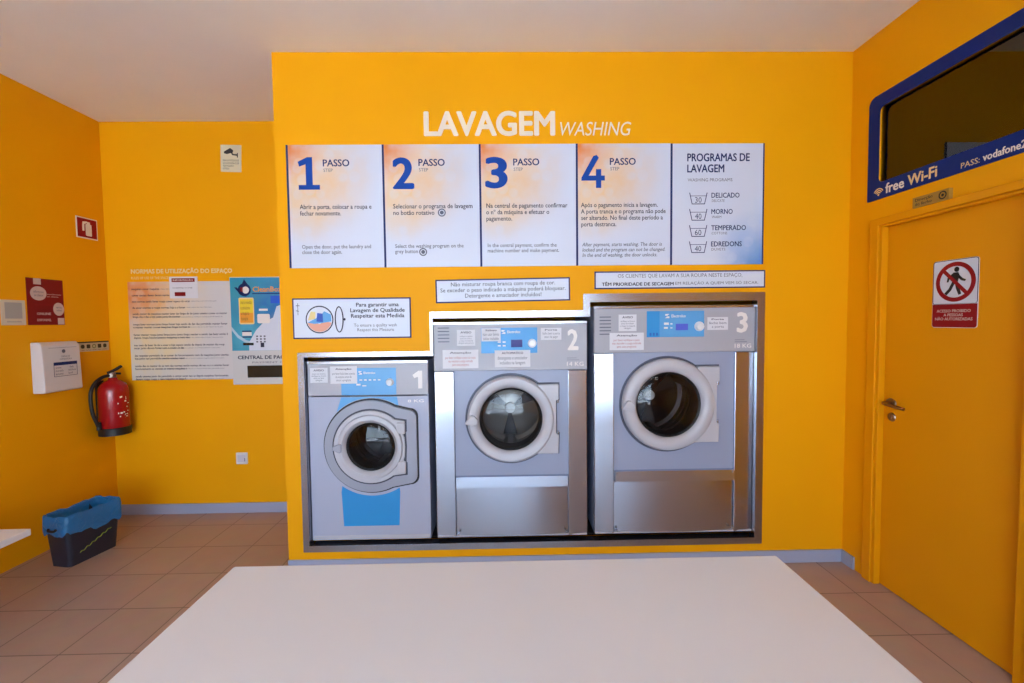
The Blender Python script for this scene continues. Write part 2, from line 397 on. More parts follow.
W.text('lettering', 'Wi-Fi', 2.362, 2.200, 2.234, 2.290, m_cream, bold=.03)
W.text('lettering', 'PASS:', 2.085, 2.002, 2.232, 2.258, m_cream, bold=.01)
W.text('lettering', 'vodafone2', 1.990, 1.822, 2.232, 2.266, m_wink, bold=.03)
arcs = []
for r in (.008, .016, .024):
    o_ = arc(2.546, 2.240, r*1.3+.006, 30, 150, 8); i_ = arc(2.546, 2.240, r*1.3, 150, 30, 8); arcs.append(o_+i_)
arcs.append(arc(2.546, 2.240, .006, 0, 330, 10)); W.polys('wifi_symbol', m_cream, arcs)
# ------------------------------------------------------------------ steel surround
bm = B(); prism(bm, O_OUT, FY-.010, FY, [O_IN])
def inset(p, q, t0, t1): return [((1-t0)*a+t0*c, (1-t0)*b+t0*d) for (a, b), (c, d) in zip(p, q)]
prism(bm, inset(O_OUT, O_IN, .86, 0), FY-.016, FY-.010, [O_IN])
prism(bm, inset(O_OUT, O_IN, .98, 0), FY-.010, FY+.05, [O_IN])
tag(obj('machine_surround', bm, m_steelf, bevel=.003), 'stepped stainless steel frame set in the yellow wall around the three washers', 'frame')

# ------------------------------------------------------------------ washing machines
YM = 2.79
KM = YM/FY
def mx_(x): return x*KM
def mz_(z): return EYE+(z-EYE)*KM
class Washer:
    def __init__(s, name, label, x0, x1, z0, z1):
        s.x0, s.x1, s.z0, s.z1 = mx_(x0), mx_(x1), mz_(z0), mz_(z1)
        s.cx = (s.x0+s.x1)/2; s.foot = .165
        s.root = thing(name, label, 'washing machine', (s.cx, YM, s.foot), 0, 'washing machines in the steel frame')
        s.b = Board('', '', '', 'F', x0, x1, z0, z1, root=s.root, plane=YM)
        s.root.location = (s.cx, YM, s.foot); s.b.ac = s.cx; s.b.z0 = s.foot
        s.b.L = lambda a, z: (mx_(a)-s.cx, mz_(z)-s.foot)
        s.b.text0 = s.b.text
    def xz(s, x, z): return (mx_(x)-s.cx, mz_(z)-s.foot)

def text_on(b, name, body, a0, a1, z0, z1, m, **k):
    # Board.text assumes z0 is its own origin; washers carry a scaled mapping
    par = k.pop('parent', None); lift = k.pop('lift', 0); pitch = k.pop('pitch', None)
    me = text_mesh(body, k.get('bold', 0), k.get('shear', 0), k.get('align', 'LEFT'))
    xs = [v.co.x for v in me.vertices]; ys = [v.co.y for v in me.vertices]
    (x0, q0), (x1, q1) = b.L(a0, z0), b.L(a1, z1)
    kx = (x1-x0)/(max(xs)-min(xs)); kz = pitch or (q1-q0)/(max(ys)-min(ys)); mx0, my1 = min(xs), max(ys)
    for v in me.vertices: v.co = Vector((x0+(v.co.x-mx0)*kx, b.y-lift-.0006-v.co.z, q1-(my1-v.co.y)*kz))
    me.materials.clear(); me.materials.append(m); me.name = name
    o = bpy.data.objects.new(name, me); COL.objects.link(o); o.parent = par or b.root
    return o

def circle(cx, cz, r, n=40): return [(cx+r*math.cos(2*PI*i/n), cz+r*math.sin(2*PI*i/n)) for i in range(n)]

def drum(W_, cx, cz, rg, rd, depth, m, hub=True):
    x, z = W_.xz(cx, cz)
    bm = B(); lathe(bm, [(rd, .09)]+[(rd-(.007 if i_ % 2 else 0), .09+(depth-.09)*(i_+f_)/9) for i_ in range(9) for f_ in (.1, .9)]+[(rd, depth), (rd*.9, depth+.015), (rd*.45, depth-.02), (.03, depth-.035), (0, depth-.035)], (x, 0, z))
    lathe(bm, [(rd, .09), (rg-.012, .085), (rg-.014, .10), (rd, .12)], (x, 0, z))
    d = obj('drum', bm, m, W_.root, smooth=True)
    for k in range(3):
        a = math.radians(90+120*k+180)
        bm = B(); ux, uz = math.cos(a), math.sin(a); px, pz = -uz, ux
        A = [(rd*.99, -.05), (rd*.99, .05), (rd*.80, .018), (rd*.80, -.018)]
        lo = [bm.verts.new((x+ux*r_+px*t_, .13, z+uz*r_+pz*t_)) for r_, t_ in A]; hi = [bm.verts.new((x+ux*r_+px*t_, depth-.005, z+uz*r_+pz*t_)) for r_, t_ in A]
        bm.faces.new(lo); bm.faces.new(hi)
        for i in range(4): bm.faces.new((lo[i], lo[(i+1) % 4], hi[(i+1) % 4], hi[i]))
        obj('drum_paddle', bm, m, d)
    for k in range(3):
        a = math.radians(90+120*k+180); ux, uz = math.cos(a), math.sin(a); px, pz = -uz, ux
        bm = B(); y = depth-.04
        P = [(.03, -.008), (.03, .008), (rd*.78, .05), (rd*.78, -.05)]
        vs = [bm.verts.new((x+ux*r_+px*t_, y+.02*(r_/rd), z+uz*r_+pz*t_)) for r_, t_ in P]; v2 = [bm.verts.new(v.co+Vector((0, .03, 0))) for v in vs]
        bm.faces.new(vs); bm.faces.new(v2)
        for i in range(4): bm.faces.new((vs[i], vs[(i+1) % 4], v2[(i+1) % 4], v2[i]))
        obj('drum_rib', bm, m_drumd, d)
    if hub:
        bm = B(); lathe(bm, [(0, depth-.075), (.034, depth-.07), (.038, depth-.035), (0, depth-.03)], (x, 0, z), n=32); obj('drum_hub', bm, m_knob, d, smooth=True)

def washer_door(W_, cx, cz, ro, rg, m_r, proud=.05, gz=0):
    x, z = W_.xz(cx, cz)
    bm = B(); p = proud
    lathe(bm, [(rg-.004, .0), (rg-.004, -p*.55), (rg+.006, -p*.8), (rg+(ro-rg)*.35, -p), (rg+(ro-rg)*.8, -p*.94), (ro-.006, -p*.78), (ro, -p*.5), (ro, -.002), (rg+.01, -.002)], (x, 0, z), n=96)
    door = obj('door', bm, m_r, W_.root, smooth=True)
    bm = B(); lathe(bm, [(rg-.003, -p*.35), (rg*.93, -p*.50), (rg*.8, -p*.62), (rg*.5, -p*.78), (rg*.2, -p*.86), (0, -p*.87)], (x, 0, z), n=72)
    obj('door_glass', bm, m_dglass, door, smooth=True)
    bm = B(); lathe(bm, [(rg-.002, -p*.5), (rg-.016, -p*.35), (rg-.022, .02), (rg-.02, .085), (rg+.02, .085), (rg+.02, .004), (rg-.002, -.001)], (x, 0, z), n=72)
    obj('door_seal', bm, m_black, door, smooth=True)
    return door

def notice(b, a0, a1, z0, z1, lines, label, hdr=None, ink=None, lift=0, m=None):
    (x0, q0), (x1, q1) = b.L(a0, z0), b.L(a1, z1)
    bm = B(); box(bm, x0, x1, b.y-lift-.0012, b.y-lift, q0, q1); n = obj('paper_notice', bm, m or m_paper, b.root); n['label'] = label
    h = z1-z0; wd = a1-a0; top = z1-.1*h
    if hdr: text_on(b, 'lettering', hdr, a0+.2*wd, a1-.2*wd, top-.13*h, top, m_text, parent=n, lift=lift+.0012, bold=.02); top -= .25*h
    text_on(b, 'lettering', lines, a0+.08*wd, a1-.08*wd, z0+.1*h, top, ink or m_textl, parent=n, lift=lift+.0012, align='CENTER')
    return n

def rrow(b, name, m, a0, a1, z0, z1, t=.001, lift=0, r=0, parent=None, bevel=0):
    (x0, q0), (x1, q1) = b.L(a0, z0), b.L(a1, z1); bm = B()
    if r: prism(bm, rrect(x0, x1, q0, q1, r), b.y-lift-t, b.y-lift)
    else: box(bm, x0, x1, b.y-lift-t, b.y-lift, q0, q1)
    return obj(name, bm, m, parent or b.root, bevel=bevel)

def knob(b, a, z, r, parent):
    x, q = b.L(a, z); bm = B(); lathe(bm, [(0, b.y-.022), (r*.72, b.y-.022), (r*.8, b.y-.018), (r*.86, b.y-.006), (r, b.y-.004), (r, b.y), (0, b.y)], (x, 0, q), n=36)
    for k in range(6):
        a_ = k*PI/3; tube(bm, [(x+r*.8*math.cos(a_), b.y-.005, q+r*.8*math.sin(a_)), (x+r*.76*math.cos(a_), b.y-.019, q+r*.76*math.sin(a_))], r*.09, 6)
    return obj('program_knob', bm, m_knob, parent, smooth=True)

def brand(b, a, z, k, parent):
    """square emblem with two facing curved wedges, and the maker's word"""
    x, q = b.L(a, z); bm = B(); s = .013*k
    for sg in (1, -1):
        up = [(x-s*sg, q+s*sg*.15), (x-s*sg, q+s*sg), (x+s*sg, q+s*sg), (x+s*sg*.15, q+s*sg*.2)]
        prism(bm, up, b.y-.0012, b.y-.0005)
    obj('emblem', bm, m_wink, parent)
    text_on(b, 'lettering', 'Electrolux', a+.026*k, a+.115*k, z-.009*k, z+.009*k, m_wink, bold=.02, parent=parent, lift=.0006)

def cabinet(W_, hole, zsplit=None, m=m_body, front=True):
    x0, x1, z0, z1 = W_.x0-W_.cx, W_.x1-W_.cx, W_.z0-W_.foot, W_.z1-W_.foot
    bm = B()
    t = .015; D_ = .72
    box(bm, x0, x0+t, .012, D_, z0, z1-.004); box(bm, x1-t, x1, .012, D_, z0, z1-.004); box(bm, x0+t, x1-t, .012, D_, z0, z0+t); box(bm, x0+t, x1-t, .012, D_, z1-t, z1-.004); box(bm, x0+t, x1-t, D_-t, D_, z0+t, z1-t)
    obj('cabinet', bm, m, W_.root)
    for sx in (x0+.06, x1-.06):
        for y in (.08, D_-.08):
            bm = B(); lathe(bm, [(0, 0), (.022, 0), (.022, .008), (.012, .012), (.012, z0), (0, z0)], (sx, y, 0), 'Z', 16); obj('foot', bm, m_black, W_.root)

# ---- washer 1
w1 = Washer('washing_machine', 'smallest washer, numbered 1, with a blue stripe running above and below its round door', -1.207, -.472, .200, 1.317)
b = w1.b
cabinet(w1, None, m=m_body1)
C1 = (-.826, .790)
hole = [w1.xz(*p) for p in circle(*C1, .165, 48)]
x0, q0 = w1.xz(-1.207, .200); x1, q1 = w1.xz(-.472, 1.0965)
bm = B(); prism(bm, [(x0, q0), (x1, q0), (x1, q1), (x0, q1)], -.0, .012, [hole]); obj('front_panel', bm, m_body1, w1.root)
x0, q0 = w1.xz(-1.207, .2); x1, q1 = w1.xz(-.472, .228)
bm = B(); box(bm, x0+.006, x1-.004, -.004, 0, q0, q1); obj('kick_strip', bm, m_ring, w1.root, bevel=.002)
cp = rrow(b, 'control_panel', m_panel, -1.207, -.472, 1.104, 1.317, t=.014, lift=-.012, bevel=.003)
top = rrow(b, 'top_trim', m_steelf, -1.207, -.472, 1.300, 1.317, t=.006, lift=.002, bevel=.002)
b.y = -.0022
st = rrow(b, 'blue_stripe', m_bpl, -1.003, -.667, 1.106, 1.273, t=.0008, parent=cp)
# stripe on the body, cut round the door
def stripe(pts, m): return b.polys('blue_stripe', m, [pts], t=.0008, parent=w1.root)
b.y = -.0004
up_ = arc(C1[0], C1[1], .30, 46, 132, 14)
stripe([(-.665, 1.094), (-1.006, 1.094)]+[(-1.035, 1.005)]+arc(C1[0], C1[1], .298, 134, 56, 14)+[(-.655, 1.03)], m_bpl)
lo_ = arc(C1[0], C1[1], .313, 233, 302, 16)
stripe([(-.667, .286), (-1.010, .286), (-1.020, .50)]+lo_+[(-.658, .50)], m_bp)
b.y = -.0022
brand(b, -.885, 1.243, .8, cp)
b.y = -.003
knob(b, -.705, 1.184, .024, cp)
ic = [[(-.89+i*.028, 1.195), (-.875+i*.028, 1.195), (-.875+i*.028, 1.203), (-.89+i*.028, 1.203)] for i in range(5)]
ic += [[(-.91, 1.166), (-.885, 1.166), (-.885, 1.176), (-.91, 1.176)], [(-.875, 1.16), (-.85, 1.16), (-.85, 1.167), (-.875, 1.167)]]
b.polys('panel_icons', m_wink, ic, parent=cp)
b.y = -.0032
notice(b, -1.190, -1.084, 1.185, 1.277, 'aviso aos utentes\nverifique os bolsos\nantes de lavar\nobrigado', 'small white square notice taped at the left end of the panel', 'AVISO')
notice(b, -1.068, -.905, 1.178, 1.285, 'por favor feche bem a porta\nda maquina antes de\niniciar o programa', 'wider white notice covering the corner of the blue stripe', 'Atenção')
b.y = -.0022
b.polys('machine_number', m_wink, [[(-.533, 1.142), (-.533, 1.215), (-.556, 1.206), (-.567, 1.226), (-.530, 1.252), (-.507, 1.252), (-.507, 1.142)]], parent=cp)
b.y = -.0006
text_on(b, 'capacity_lettering', '8 KG', -.60, -.50, 1.056, 1.074, m_wink, bold=.02)
# moulded bezel round the door
def bezel_shape(r, xr, zt, zb, rc):
    cx, cz = C1; at = math.degrees(math.asin(zt/r)); ab = math.degrees(math.asin(zb/r))
    p = arc(cx, cz, r, at+8, 360-ab-8, 44)
    p += arc(cx+xr-rc, cz-zb+rc, rc, 270, 360, 6)+arc(cx+xr-rc, cz+zt-rc, rc, 0, 90, 6)
    return p
b.y = 0
bm = B(); prism(bm, [w1.xz(*p) for p in bezel_shape(.295, .289, .232, .245, .05)], -.003, 0, [hole]); obj('bezel_shadow_gap', bm, m_black, w1.root)  # flat black plate, paints the shade along the bezel's edge
bm = B(); prism(bm, [w1.xz(*p) for p in bezel_shape(.284, .280, .224, .234, .05)], -.022, -.003, [hole]); bz = obj('bezel', bm, m_bezel, w1.root, bevel=.008, seg=3)
b.y = -.022
def plate_shape(r, xr, zt, zb, e):
    cx, cz = C1; at = math.degrees(math.asin(zt/r)); ab = math.degrees(math.asin(zb/r)); rm = r
    p = arc(cx, cz, r, at+4, 360-ab-4, 44)
    p += [(cx+xr, cz-zb), (cx+xr, cz-zb+.075), (cx+xr-.012+e, cz-zb+.082)]+arc(cx, cz, r-.004, -22, 22, 8)[0:0]
    p += [(cx+xr-.004, cz-.06), (cx+xr-.001, cz), (cx+xr-.004, cz+.055), (cx+xr-.012+e, cz+zt-.080), (cx+xr, cz+zt-.072), (cx+xr, cz+zt)]
    return p
bm = B(); prism(bm, [w1.xz(*p) for p in plate_shape(.234, .222, .165, .178, .006)], b.y-.0015, b.y, [hole]); obj('door_gap', bm, mat('door_gap_dark', (.05, .055, .08), .5), w1.root)  # no real gap: dark plate paints the shade round the door
bm = B(); prism(bm, [w1.xz(*p) for p in plate_shape(.224, .212, .157, .169, 0)], -.034, -.0235, [hole]); hp = obj('door_plate', bm, m_ring, w1.root, bevel=.004)
dr = washer_door(w1, C1[0], C1[1], .205, .155, m_ring, .052)
for dz in (.115, -.125):
    bm = B(); x, q = w1.xz(C1[0]+.185, C1[1]+dz); box(bm, x-.022, x+.03, -.046, -.03, q-.034, q+.034); obj('door_hinge', bm, m_ring, dr, bevel=.004)
bm = B(); x, q = w1.xz(C1[0]-.19, C1[1]); prism(bm, [(x-.03, q-.012), (x+.012, q-.03), (x+.022, q-.022), (x+.022, q+.022), (x+.012, q+.03), (x-.03, q+.012)], -.062, -.045); obj('door_handle', bm, m_bezel, dr, bevel=.005)
drum(w1, C1[0], C1[1], .155, .20, .38, m_drumd, hub=False)
bm = B(); x, q = w1.xz(C1[0]-.01, C1[1]+.08); tube(bm, [(x, .2, q+.05), (x, .21, q-.04)], .008, 10); obj('spray_nozzle', bm, m_ring, w1.root, smooth=True)

# ---- washers 2 and 3
def big_washer(name, label, n, x0, x1, z0, z1, pz, ca, cb, lz, C, ro, rg, hx, hz0, hz1, drum_m, kg, numr):
    W_ = Washer(name, label, x0, x1, z0, z1); b = W_.b
    cabinet(W_, None)
    hole = [W_.xz(*p) for p in circle(*C, rg+.012, 56)]
    a0, q0 = W_.xz(ca, lz); a1, q1 = W_.xz(cb, pz)
    bm = B(); prism(bm, [(a0, q0), (a1, q0), (a1, q1), (a0, q1)], .0, .012, [hole]); obj('front_panel', bm, m_body, W_.root)
    for s0, s1, lb in ((x0, ca, 'left'), (cb, x1, 'right')):
        a0, q0 = W_.xz(s0, z0); a1, q1 = W_.xz(s1, pz-.003); yl, yr = (-.006, -.015) if lb == 'left' else (-.016, -.005); bm = B()
        for v in box(bm, a0, a1-.001, -.012, .012, q0, q1):
            if v.co.y < 0: v.co.y = yl if v.co.x < (a0+a1)/2 else yr
        obj('side_column', bm, m_steel, W_.root, bevel=.004)
    a0, q0 = W_.xz(ca, z0); a1, q1 = W_.xz(cb, lz); bm = B(); na = 12; fr_ = [(a0+.002+(a1-a0-.005)*i/na, -.004-.026*(1-(2*i/na-1)**2)) for i in range(na+1)]+[(a1-.003, .012), (a0+.002, .012)]
    l0_ = [bm.verts.new((x, y, q0+.012)) for x, y in fr_]; l1_ = [bm.verts.new((x, y, q1-.002)) for x, y in fr_]; bm.faces.new(l0_); bm.faces.new(l1_)
    for i in range(len(fr_)): bm.faces.new((l0_[i], l0_[(i+1) % len(fr_)], l1_[(i+1) % len(fr_)], l1_[i]))
    lp = obj('lower_panel', bm, m_steel, W_.root, smooth=True)
    bm = B()
    # folded lip along the top of the lower panel
    vs = [(-.012, q1-.070), (-.0345, q1-.066), (-.0325, q1), (.0, q1), (.0, q1-.070)]
    L0 = [bm.verts.new((a0+.004, y, z)) for y, z in vs]; L1 = [bm.verts.new((a1-.005, y, z)) for y, z in vs]; bm.faces.new(L0); bm.faces.new(L1)
    for i in range(5): bm.faces.new((L0[i], L0[(i+1) % 5], L1[(i+1) % 5], L1[i]))
    obj('panel_lip', bm, m_steel, lp)
    for sx in (a0+.014, a1-.014):
        for sz in (q1-.012, q0+.03):
            bm = B(); lathe(bm, [(0, -.038), (.006, -.037), (.007, -.02), (0, -.01)], (sx, 0, sz), n=14); obj('screw', bm, m_steelf, lp, smooth=True)
    bm = B(); a0, q0 = W_.xz(x0, z0); a1, _ = W_.xz(x1, z0); box(bm, a0+.004, a1-.004, -.014, .0, q0, q0+.010); obj('kick_strip', bm, m_ring, W_.root, bevel=.002)
    b.y = 0
    cp = rrow(b, 'control_panel', m_panel, x0, x1, pz, z1, t=.026, lift=-.012, bevel=.004)
    rrow(b, 'top_trim', m_steelf, x0, x1, z1-.018, z1, t=.008, lift=.012, bevel=.002)
    # door
    x, q = W_.xz(*C)
    b.y = 0
    gap = arc(C[0], C[1], ro+.014, 42, 318, 44)
    hxx = hx
    gap = arc(C[0], C[1], ro+.012, 0, 352, 60)
    bm = B(); prism(bm, [W_.xz(*p) for p in gap], -.0012, 0, [hole]); obj('door_gap', bm, mat('door_gap_grey', (.07, .08, .12), .5), W_.root)  # flat dark ring, shade of the door groove put into its colour
    dr = washer_door(W_, C[0], C[1], ro, rg, m_ring, .055)
    # hinge plate with its notch
    hp = arc(C[0], C[1], ro-.03, -52, 52, 16)
    P = [(C[0]+.55*ro, hz0), (hx-.004, hz0), (hx, hz0+.115), (hx-.017, hz0+.120), (hx-.017, hz1-.098), (hx, hz1-.093), (hx, hz1), (C[0]+.62*ro, hz1)]
    bm = B(); prism(bm, [W_.xz(*p) for p in P]+[W_.xz(C[0]+(ro-.03)*math.cos(math.radians(t)), C[1]+(ro-.03)*math.sin(math.radians(t))) for t in (44, 30, 15, 0, -15, -30, -44)], -.036, -.002)
    obj('door_hinge', bm, m_ring, dr, bevel=.004)
    e = .009
    Pg = [(C[0]+.5*ro, hz0-e), (hx+e-.004, hz0-e), (hx+e, hz0+.115+e), (hx-.017+e, hz0+.124+e), (hx-.017+e, hz1-.102-e), (hx+e, hz1-.093-e), (hx+e, hz1+e), (C[0]+.5*ro, hz1+e), (C[0]+.80*ro, C[1])]
    bm = B(); prism(bm, [W_.xz(*p) for p in Pg], -.0024, -.0002); obj('hinge_gap', bm, bpy.data.materials['door_gap_grey'], W_.root)  # dark outline plate, painted shade round the hinge
    for hz in (hz0+.125, hz1-.103):
        bm = B(); a_, c_ = W_.xz(hx-.006, hz); tube(bm, [(a_, -.02, c_-.012), (a_, -.02, c_+.012)], .007, 12); obj('hinge_pin', bm, m_steelf, dr, smooth=True)
    bm = B(); a_, c_ = W_.xz(C[0]-ro+.04, C[1]-.006)
    prism(bm, [(a_-.052, c_-.010), (a_-.004, c_-.028), (a_+.03, c_-.014), (a_+.03, c_+.012), (a_+.004, c_+.040), (a_-.016, c_+.040), (a_-.040, c_+.008)], -.074, -.045); obj('door_handle', bm, m_ring, dr, bevel=.006)
    drum(W_, C[0], C[1], rg, rg+.045, .40, drum_m)
    b.y = -.0142
    text_on(b, 'machine_number', n, *numr, m_wink, bold=.035, parent=cp)
    text_on(b, 'capacity_lettering', kg, x1-.125, x1-.022, pz+.022, pz+.048, m_wink, bold=.01, parent=cp)
    rrow(b, 'capacity_line', m_textl, x1-.125, x1-.05, pz+.058, pz+.061, parent=cp)
    rrow(b, 'capacity_line', m_textl, x1-.125, x1-.065, pz+.070, pz+.073, parent=cp)
    return W_, b, cp

W2, b, cp = big_washer('washing_machine', 'middle washer, numbered 2, steel columns and lower panel, many paper notices beside its blue panel', '2', -.433, .508, .208, 1.548, 1.248, -.311, .388, .592,
                       (.035, .948), .270, .200, .329, .733, 1.160, m_drum, '14 KG', (.387, .455, 1.367, 1.497))
b.y = -.0142
rrow(b, 'blue_panel', m_bp, -.142, .202, 1.354, 1.510, parent=cp); b.y = -.0154
brand(b, -.005, 1.484, .9, cp)
rrow(b, 'display', m_disp, .041, .110, 1.390, 1.436, t=.002, parent=cp)
knob(b, .170, 1.413, .027, cp)
b.polys('panel_icons', m_wink, [[(-.04+i*.03, 1.418-j*.022), (-.022+i*.03, 1.418-j*.022), (-.022+i*.03, 1.426-j*.022), (-.04+i*.03, 1.426-j*.022)] for i in range(2) for j in range(2)], parent=cp)
b.y = -.0156
notice(b, -.289, -.178, 1.402, 1.500, 'verifique os bolsos\nantes de colocar\na roupa na maquina\nobrigado pela atenção', 'small square notice with fine print above the larger notice', 'AVISO')
notice(b, -.139, -.022, 1.428, 1.508, 'nao usar lixivia\nsabao incluido', 'notice over the top left corner of the blue panel', 'Sabao')
notice(b, .224, .350, 1.432, 1.506, 'feche bem a porta\nantes de pagar', 'notice between the blue panel and the number', 'Porta')
notice(b, -.378, -.160, 1.264, 1.378, 'por favor verifique o peso da roupa\nnao exceder a carga indicada\npara este programa', 'low notice at the left end of the panel', 'Atenção', ink=mat('faded_red_ink', (.45, .12, .12), .5))
notice(b, -.060, .158, 1.268, 1.372, 'detergente e amaciador\nincluidos na lavagem', 'notice below the display', 'AUTOMATICO')
bm = B()
for j in range(5):
    (x0, q0), (x1, q1) = b.L(-.405, 1.425+j*.021), b.L(-.335, 1.431+j*.021); box(bm, x0, x1, b.y-.0006, b.y+.0006, q0, q1)
obj('instruction_lines', bm, m_textl, cp)

W3, b, cp = big_washer('washing_machine', 'largest washer, numbered 3, in the tallest part of the steel frame at the right', '3', .552, 1.547, .212, 1.636, 1.347, .673, 1.426, .612,
                       (1.008, 1.024), .288, .208, 1.322, .788, 1.258, m_drumd, '18 KG', (1.433, 1.503, 1.462, 1.590))
b.y = -.0142
rrow(b, 'blue_panel', m_bp, .876, .955, 1.441, 1.601, parent=cp)
rrow(b, 'blue_panel', m_bpl, .955, 1.231, 1.441, 1.601, parent=cp); b.y = -.0154
brand(b, 1.002, 1.570, 1.0, cp)
rrow(b, 'display', m_dispv, 1.055, 1.130, 1.482, 1.522, t=.002, parent=cp)
knob(b, 1.200, 1.505, .030, cp)
b.polys('panel_icons', m_wink, [[(.982, 1.516), (1.012, 1.516), (1.012, 1.530), (.982, 1.530)], [(.982, 1.492), (1.006, 1.492), (1.006, 1.503), (.982, 1.503)], [(1.022, 1.494), (1.034, 1.494), (1.034, 1.500), (1.022, 1.500)], [(1.022, 1.518), (1.034, 1.518), (1.034, 1.526), (1.022, 1.526)]], parent=cp)
b.polys('panel_symbols', m_bpd, [[(.893+i*.02, 1.450), (.905+i*.02, 1.450), (.905+i*.02, 1.468), (.893+i*.02, 1.468)] for i in range(3)], parent=cp)
b.y = -.0156
notice(b, .702, .812, 1.480, 1.582, 'verifique os bolsos\nantes de colocar\na roupa na maquina\nobrigado', 'small square notice near the upper left of the panel', 'AVISO')
notice(b, .646, .857, 1.364, 1.470, 'por favor verifique o peso\nnao exceder a carga indicada\npara este programa', 'low notice with red print at the left of the panel', 'Atenção', ink=bpy.data.materials['faded_red_ink'])
notice(b, 1.250, 1.378, 1.482, 1.560, 'feche bem\na porta', 'notice between the blue panel and the number', 'Porta')
bm = B()
for j in range(6):
    (x0, q0), (x1, q1) = b.L(.585, 1.46+j*.021), b.L(.655, 1.466+j*.021); box(bm, x0, x1, b.y-.0006, b.y+.0006, q0, q1)
obj('instruction_lines', bm, m_textl, cp)

# ------------------------------------------------------------------ wall lettering
t = Board('wall_title', 'large white word LAVAGEM in bold capitals high on the yellow wall', 'lettering', 'F', -.468, .322, 2.663, 2.812)
m_title = mat('title_cream', (.90, .76, .60), .6, 0, .2)
t.text('letters', 'LAVAGEM', -.468, .322, 2.663, 2.812, m_title, bold=.035, t=.002, res=6)
t = Board('wall_title', 'thin slanted white word WASHING right of the large title', 'lettering', 'F', .352, .782, 2.664, 2.745)
t.text('letters', 'WASHING', .352, .782, 2.664, 2.745, m_title, shear=.22, t=.002, res=6)

# ------------------------------------------------------------------ step signs
XS = [-1.290, -.720, -.140, .4445, 1.0205, 1.595]
steps = [('1', 'Abrir a porta, colocar a roupa e\nfechar novamente.', 'Open the door, put the laundry and\nclose the door again.', 'leftmost step sign, big blue 1, about opening the door and loading laundry'),
         ('2', 'Selecionar o programa de lavagem\nno botão rotativo', 'Select the washing program on the\ngrey button', 'step sign with big blue 2 and two small round button icons'),
         ('3', 'Na central de pagamento confirmar\no nº da máquina e efetuar o\npagamento.', 'In the central payment, confirm the\nmachine number and make payment.', 'step sign with big blue 3 about confirming and paying'),
         ('4', 'Após o pagamento inicia a lavagem.\nA porta tranca e o programa não pode\nser alterado. No final deste período a\nporta destranca.', 'After payment, starts washing. The door is\nlocked and the program can not be changed.\nIn the end of washing, the door unlocks.', 'step sign with big blue 4 about the door locking after payment')]
BB = (.66, .71, .84)
for i, (n, pt, en, lab) in enumerate(steps):
    x0, x1 = XS[i], XS[i+1]; z0, z1 = 1.884, 2.614
    s = Board('step_sign', lab, 'sign', 'F', x0, x1, z0, z1, group='washing step signs on the yellow wall')
    hw = (x1-x0)/2
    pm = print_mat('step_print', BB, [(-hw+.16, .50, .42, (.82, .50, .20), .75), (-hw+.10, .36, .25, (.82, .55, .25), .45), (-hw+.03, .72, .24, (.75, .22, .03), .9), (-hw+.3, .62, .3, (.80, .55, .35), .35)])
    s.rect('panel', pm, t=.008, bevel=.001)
    s.rect('edge_strip', m_navy, a0=x0, a1=x0+.012, t=.0095, lift=0)
    s.up(.008)
    big = {'1': (.068, .178), '2': (.060, .190), '3': (.036, .172), '4': (.034, .172)}[n]
    nx, nz = x0+big[0], z1-.264
    if n == '1': s.polys('number', m_blue, [[(nx+.002, nz), (nx+.128, nz), (nx+.128, nz+.028), (nx+.086, nz+.028), (nx+.086, nz+.192), (nx+.056, nz+.192), (nx, nz+.165), (nx+.008, nz+.136), (nx+.046, nz+.150), (nx+.046, nz+.028), (nx+.002, nz+.028)]])
    elif n == '4': s.poly('number', m_blue, [(nx+.088, nz), (nx+.120, nz), (nx+.120, nz+.044), (nx+.142, nz+.044), (nx+.142, nz+.074), (nx+.120, nz+.074), (nx+.120, nz+.112), (nx+.088, nz+.112), (nx+.088, nz+.074), (nx+.044, nz+.074), (nx+.106, nz+.180), (nx+.092, nz+.197), (nx+.072, nz+.190), (nx, nz+.062), (nx, nz+.044), (nx+.088, nz+.044)])
    else: s.text('number', n, x0+big[0], x0+big[1], z1-.264, z1-.076 if n != '4' else z1-.070, m_blue, bold=.035, res=6)
    px = .217 if n in '12' else .206
    s.text('heading', 'PASSO', x0+px, x0+px+.158, z1-.128, z1-.086, m_navy, bold=.02, res=3)
    s.text('subheading', 'STEP', x0+px+.003, x0+px+.058, z1-.160, z1-.140, m_textl)
    nl = pt.count('\n')+1; wd = {'1': .435, '2': .485, '3': .50, '4': .525}[n]; xo = {'1': .072, '2': .060, '3': .040, '4': .030}[n]
    s.text('body_text', pt, x0+xo, x0+xo+wd*.985, 0, z1-.352, m_text, pitch=.0385, bold=.012)
    we = {'1': .42, '2': .42, '3': .44, '4': .515}[n]
    s.text('body_text', en, x0+xo+.006, x0+xo+we, 0, z1-.592, m_textl, pitch=.032, bold=.01, shear=.2 if n == '4' else 0)
    if n == '2':
        for cx, cz in ((x0+.352, z1-.405), (x0+.235, z1-.640)):
            s.poly('button_icon', m_textl, circle(cx, cz, .024, 24)); 
            s.poly('button_icon_ring', m_board, circle(cx, cz, .017, 24), lift=.0007, holes=[circle(cx, cz, .012, 20)])
x0, x1, z0, z1 = XS[4], XS[5], 1.883, 2.612
s = Board('programme_sign', 'rightmost white sign listing four washing programmes with tub symbols', 'sign', 'F', x0, x1, z0, z1)
hw = (x1-x0)/2
s.rect('panel', print_mat('programme_print', BB, [(hw, .02, .34, (.05, .20, .55), .95), (hw-.1, .12, .22, (.35, .52, .80), .6), (hw, .3, .2, (.45, .58, .8), .3)]), t=.008, bevel=.001)
s.rect('edge_strip', m_navy, a0=x0, a1=x0+.012, t=.0095, lift=0); s.rect('edge_strip', m_navy, a0=x1-.008, a1=x1, t=.0095, lift=0); s.up(.008)
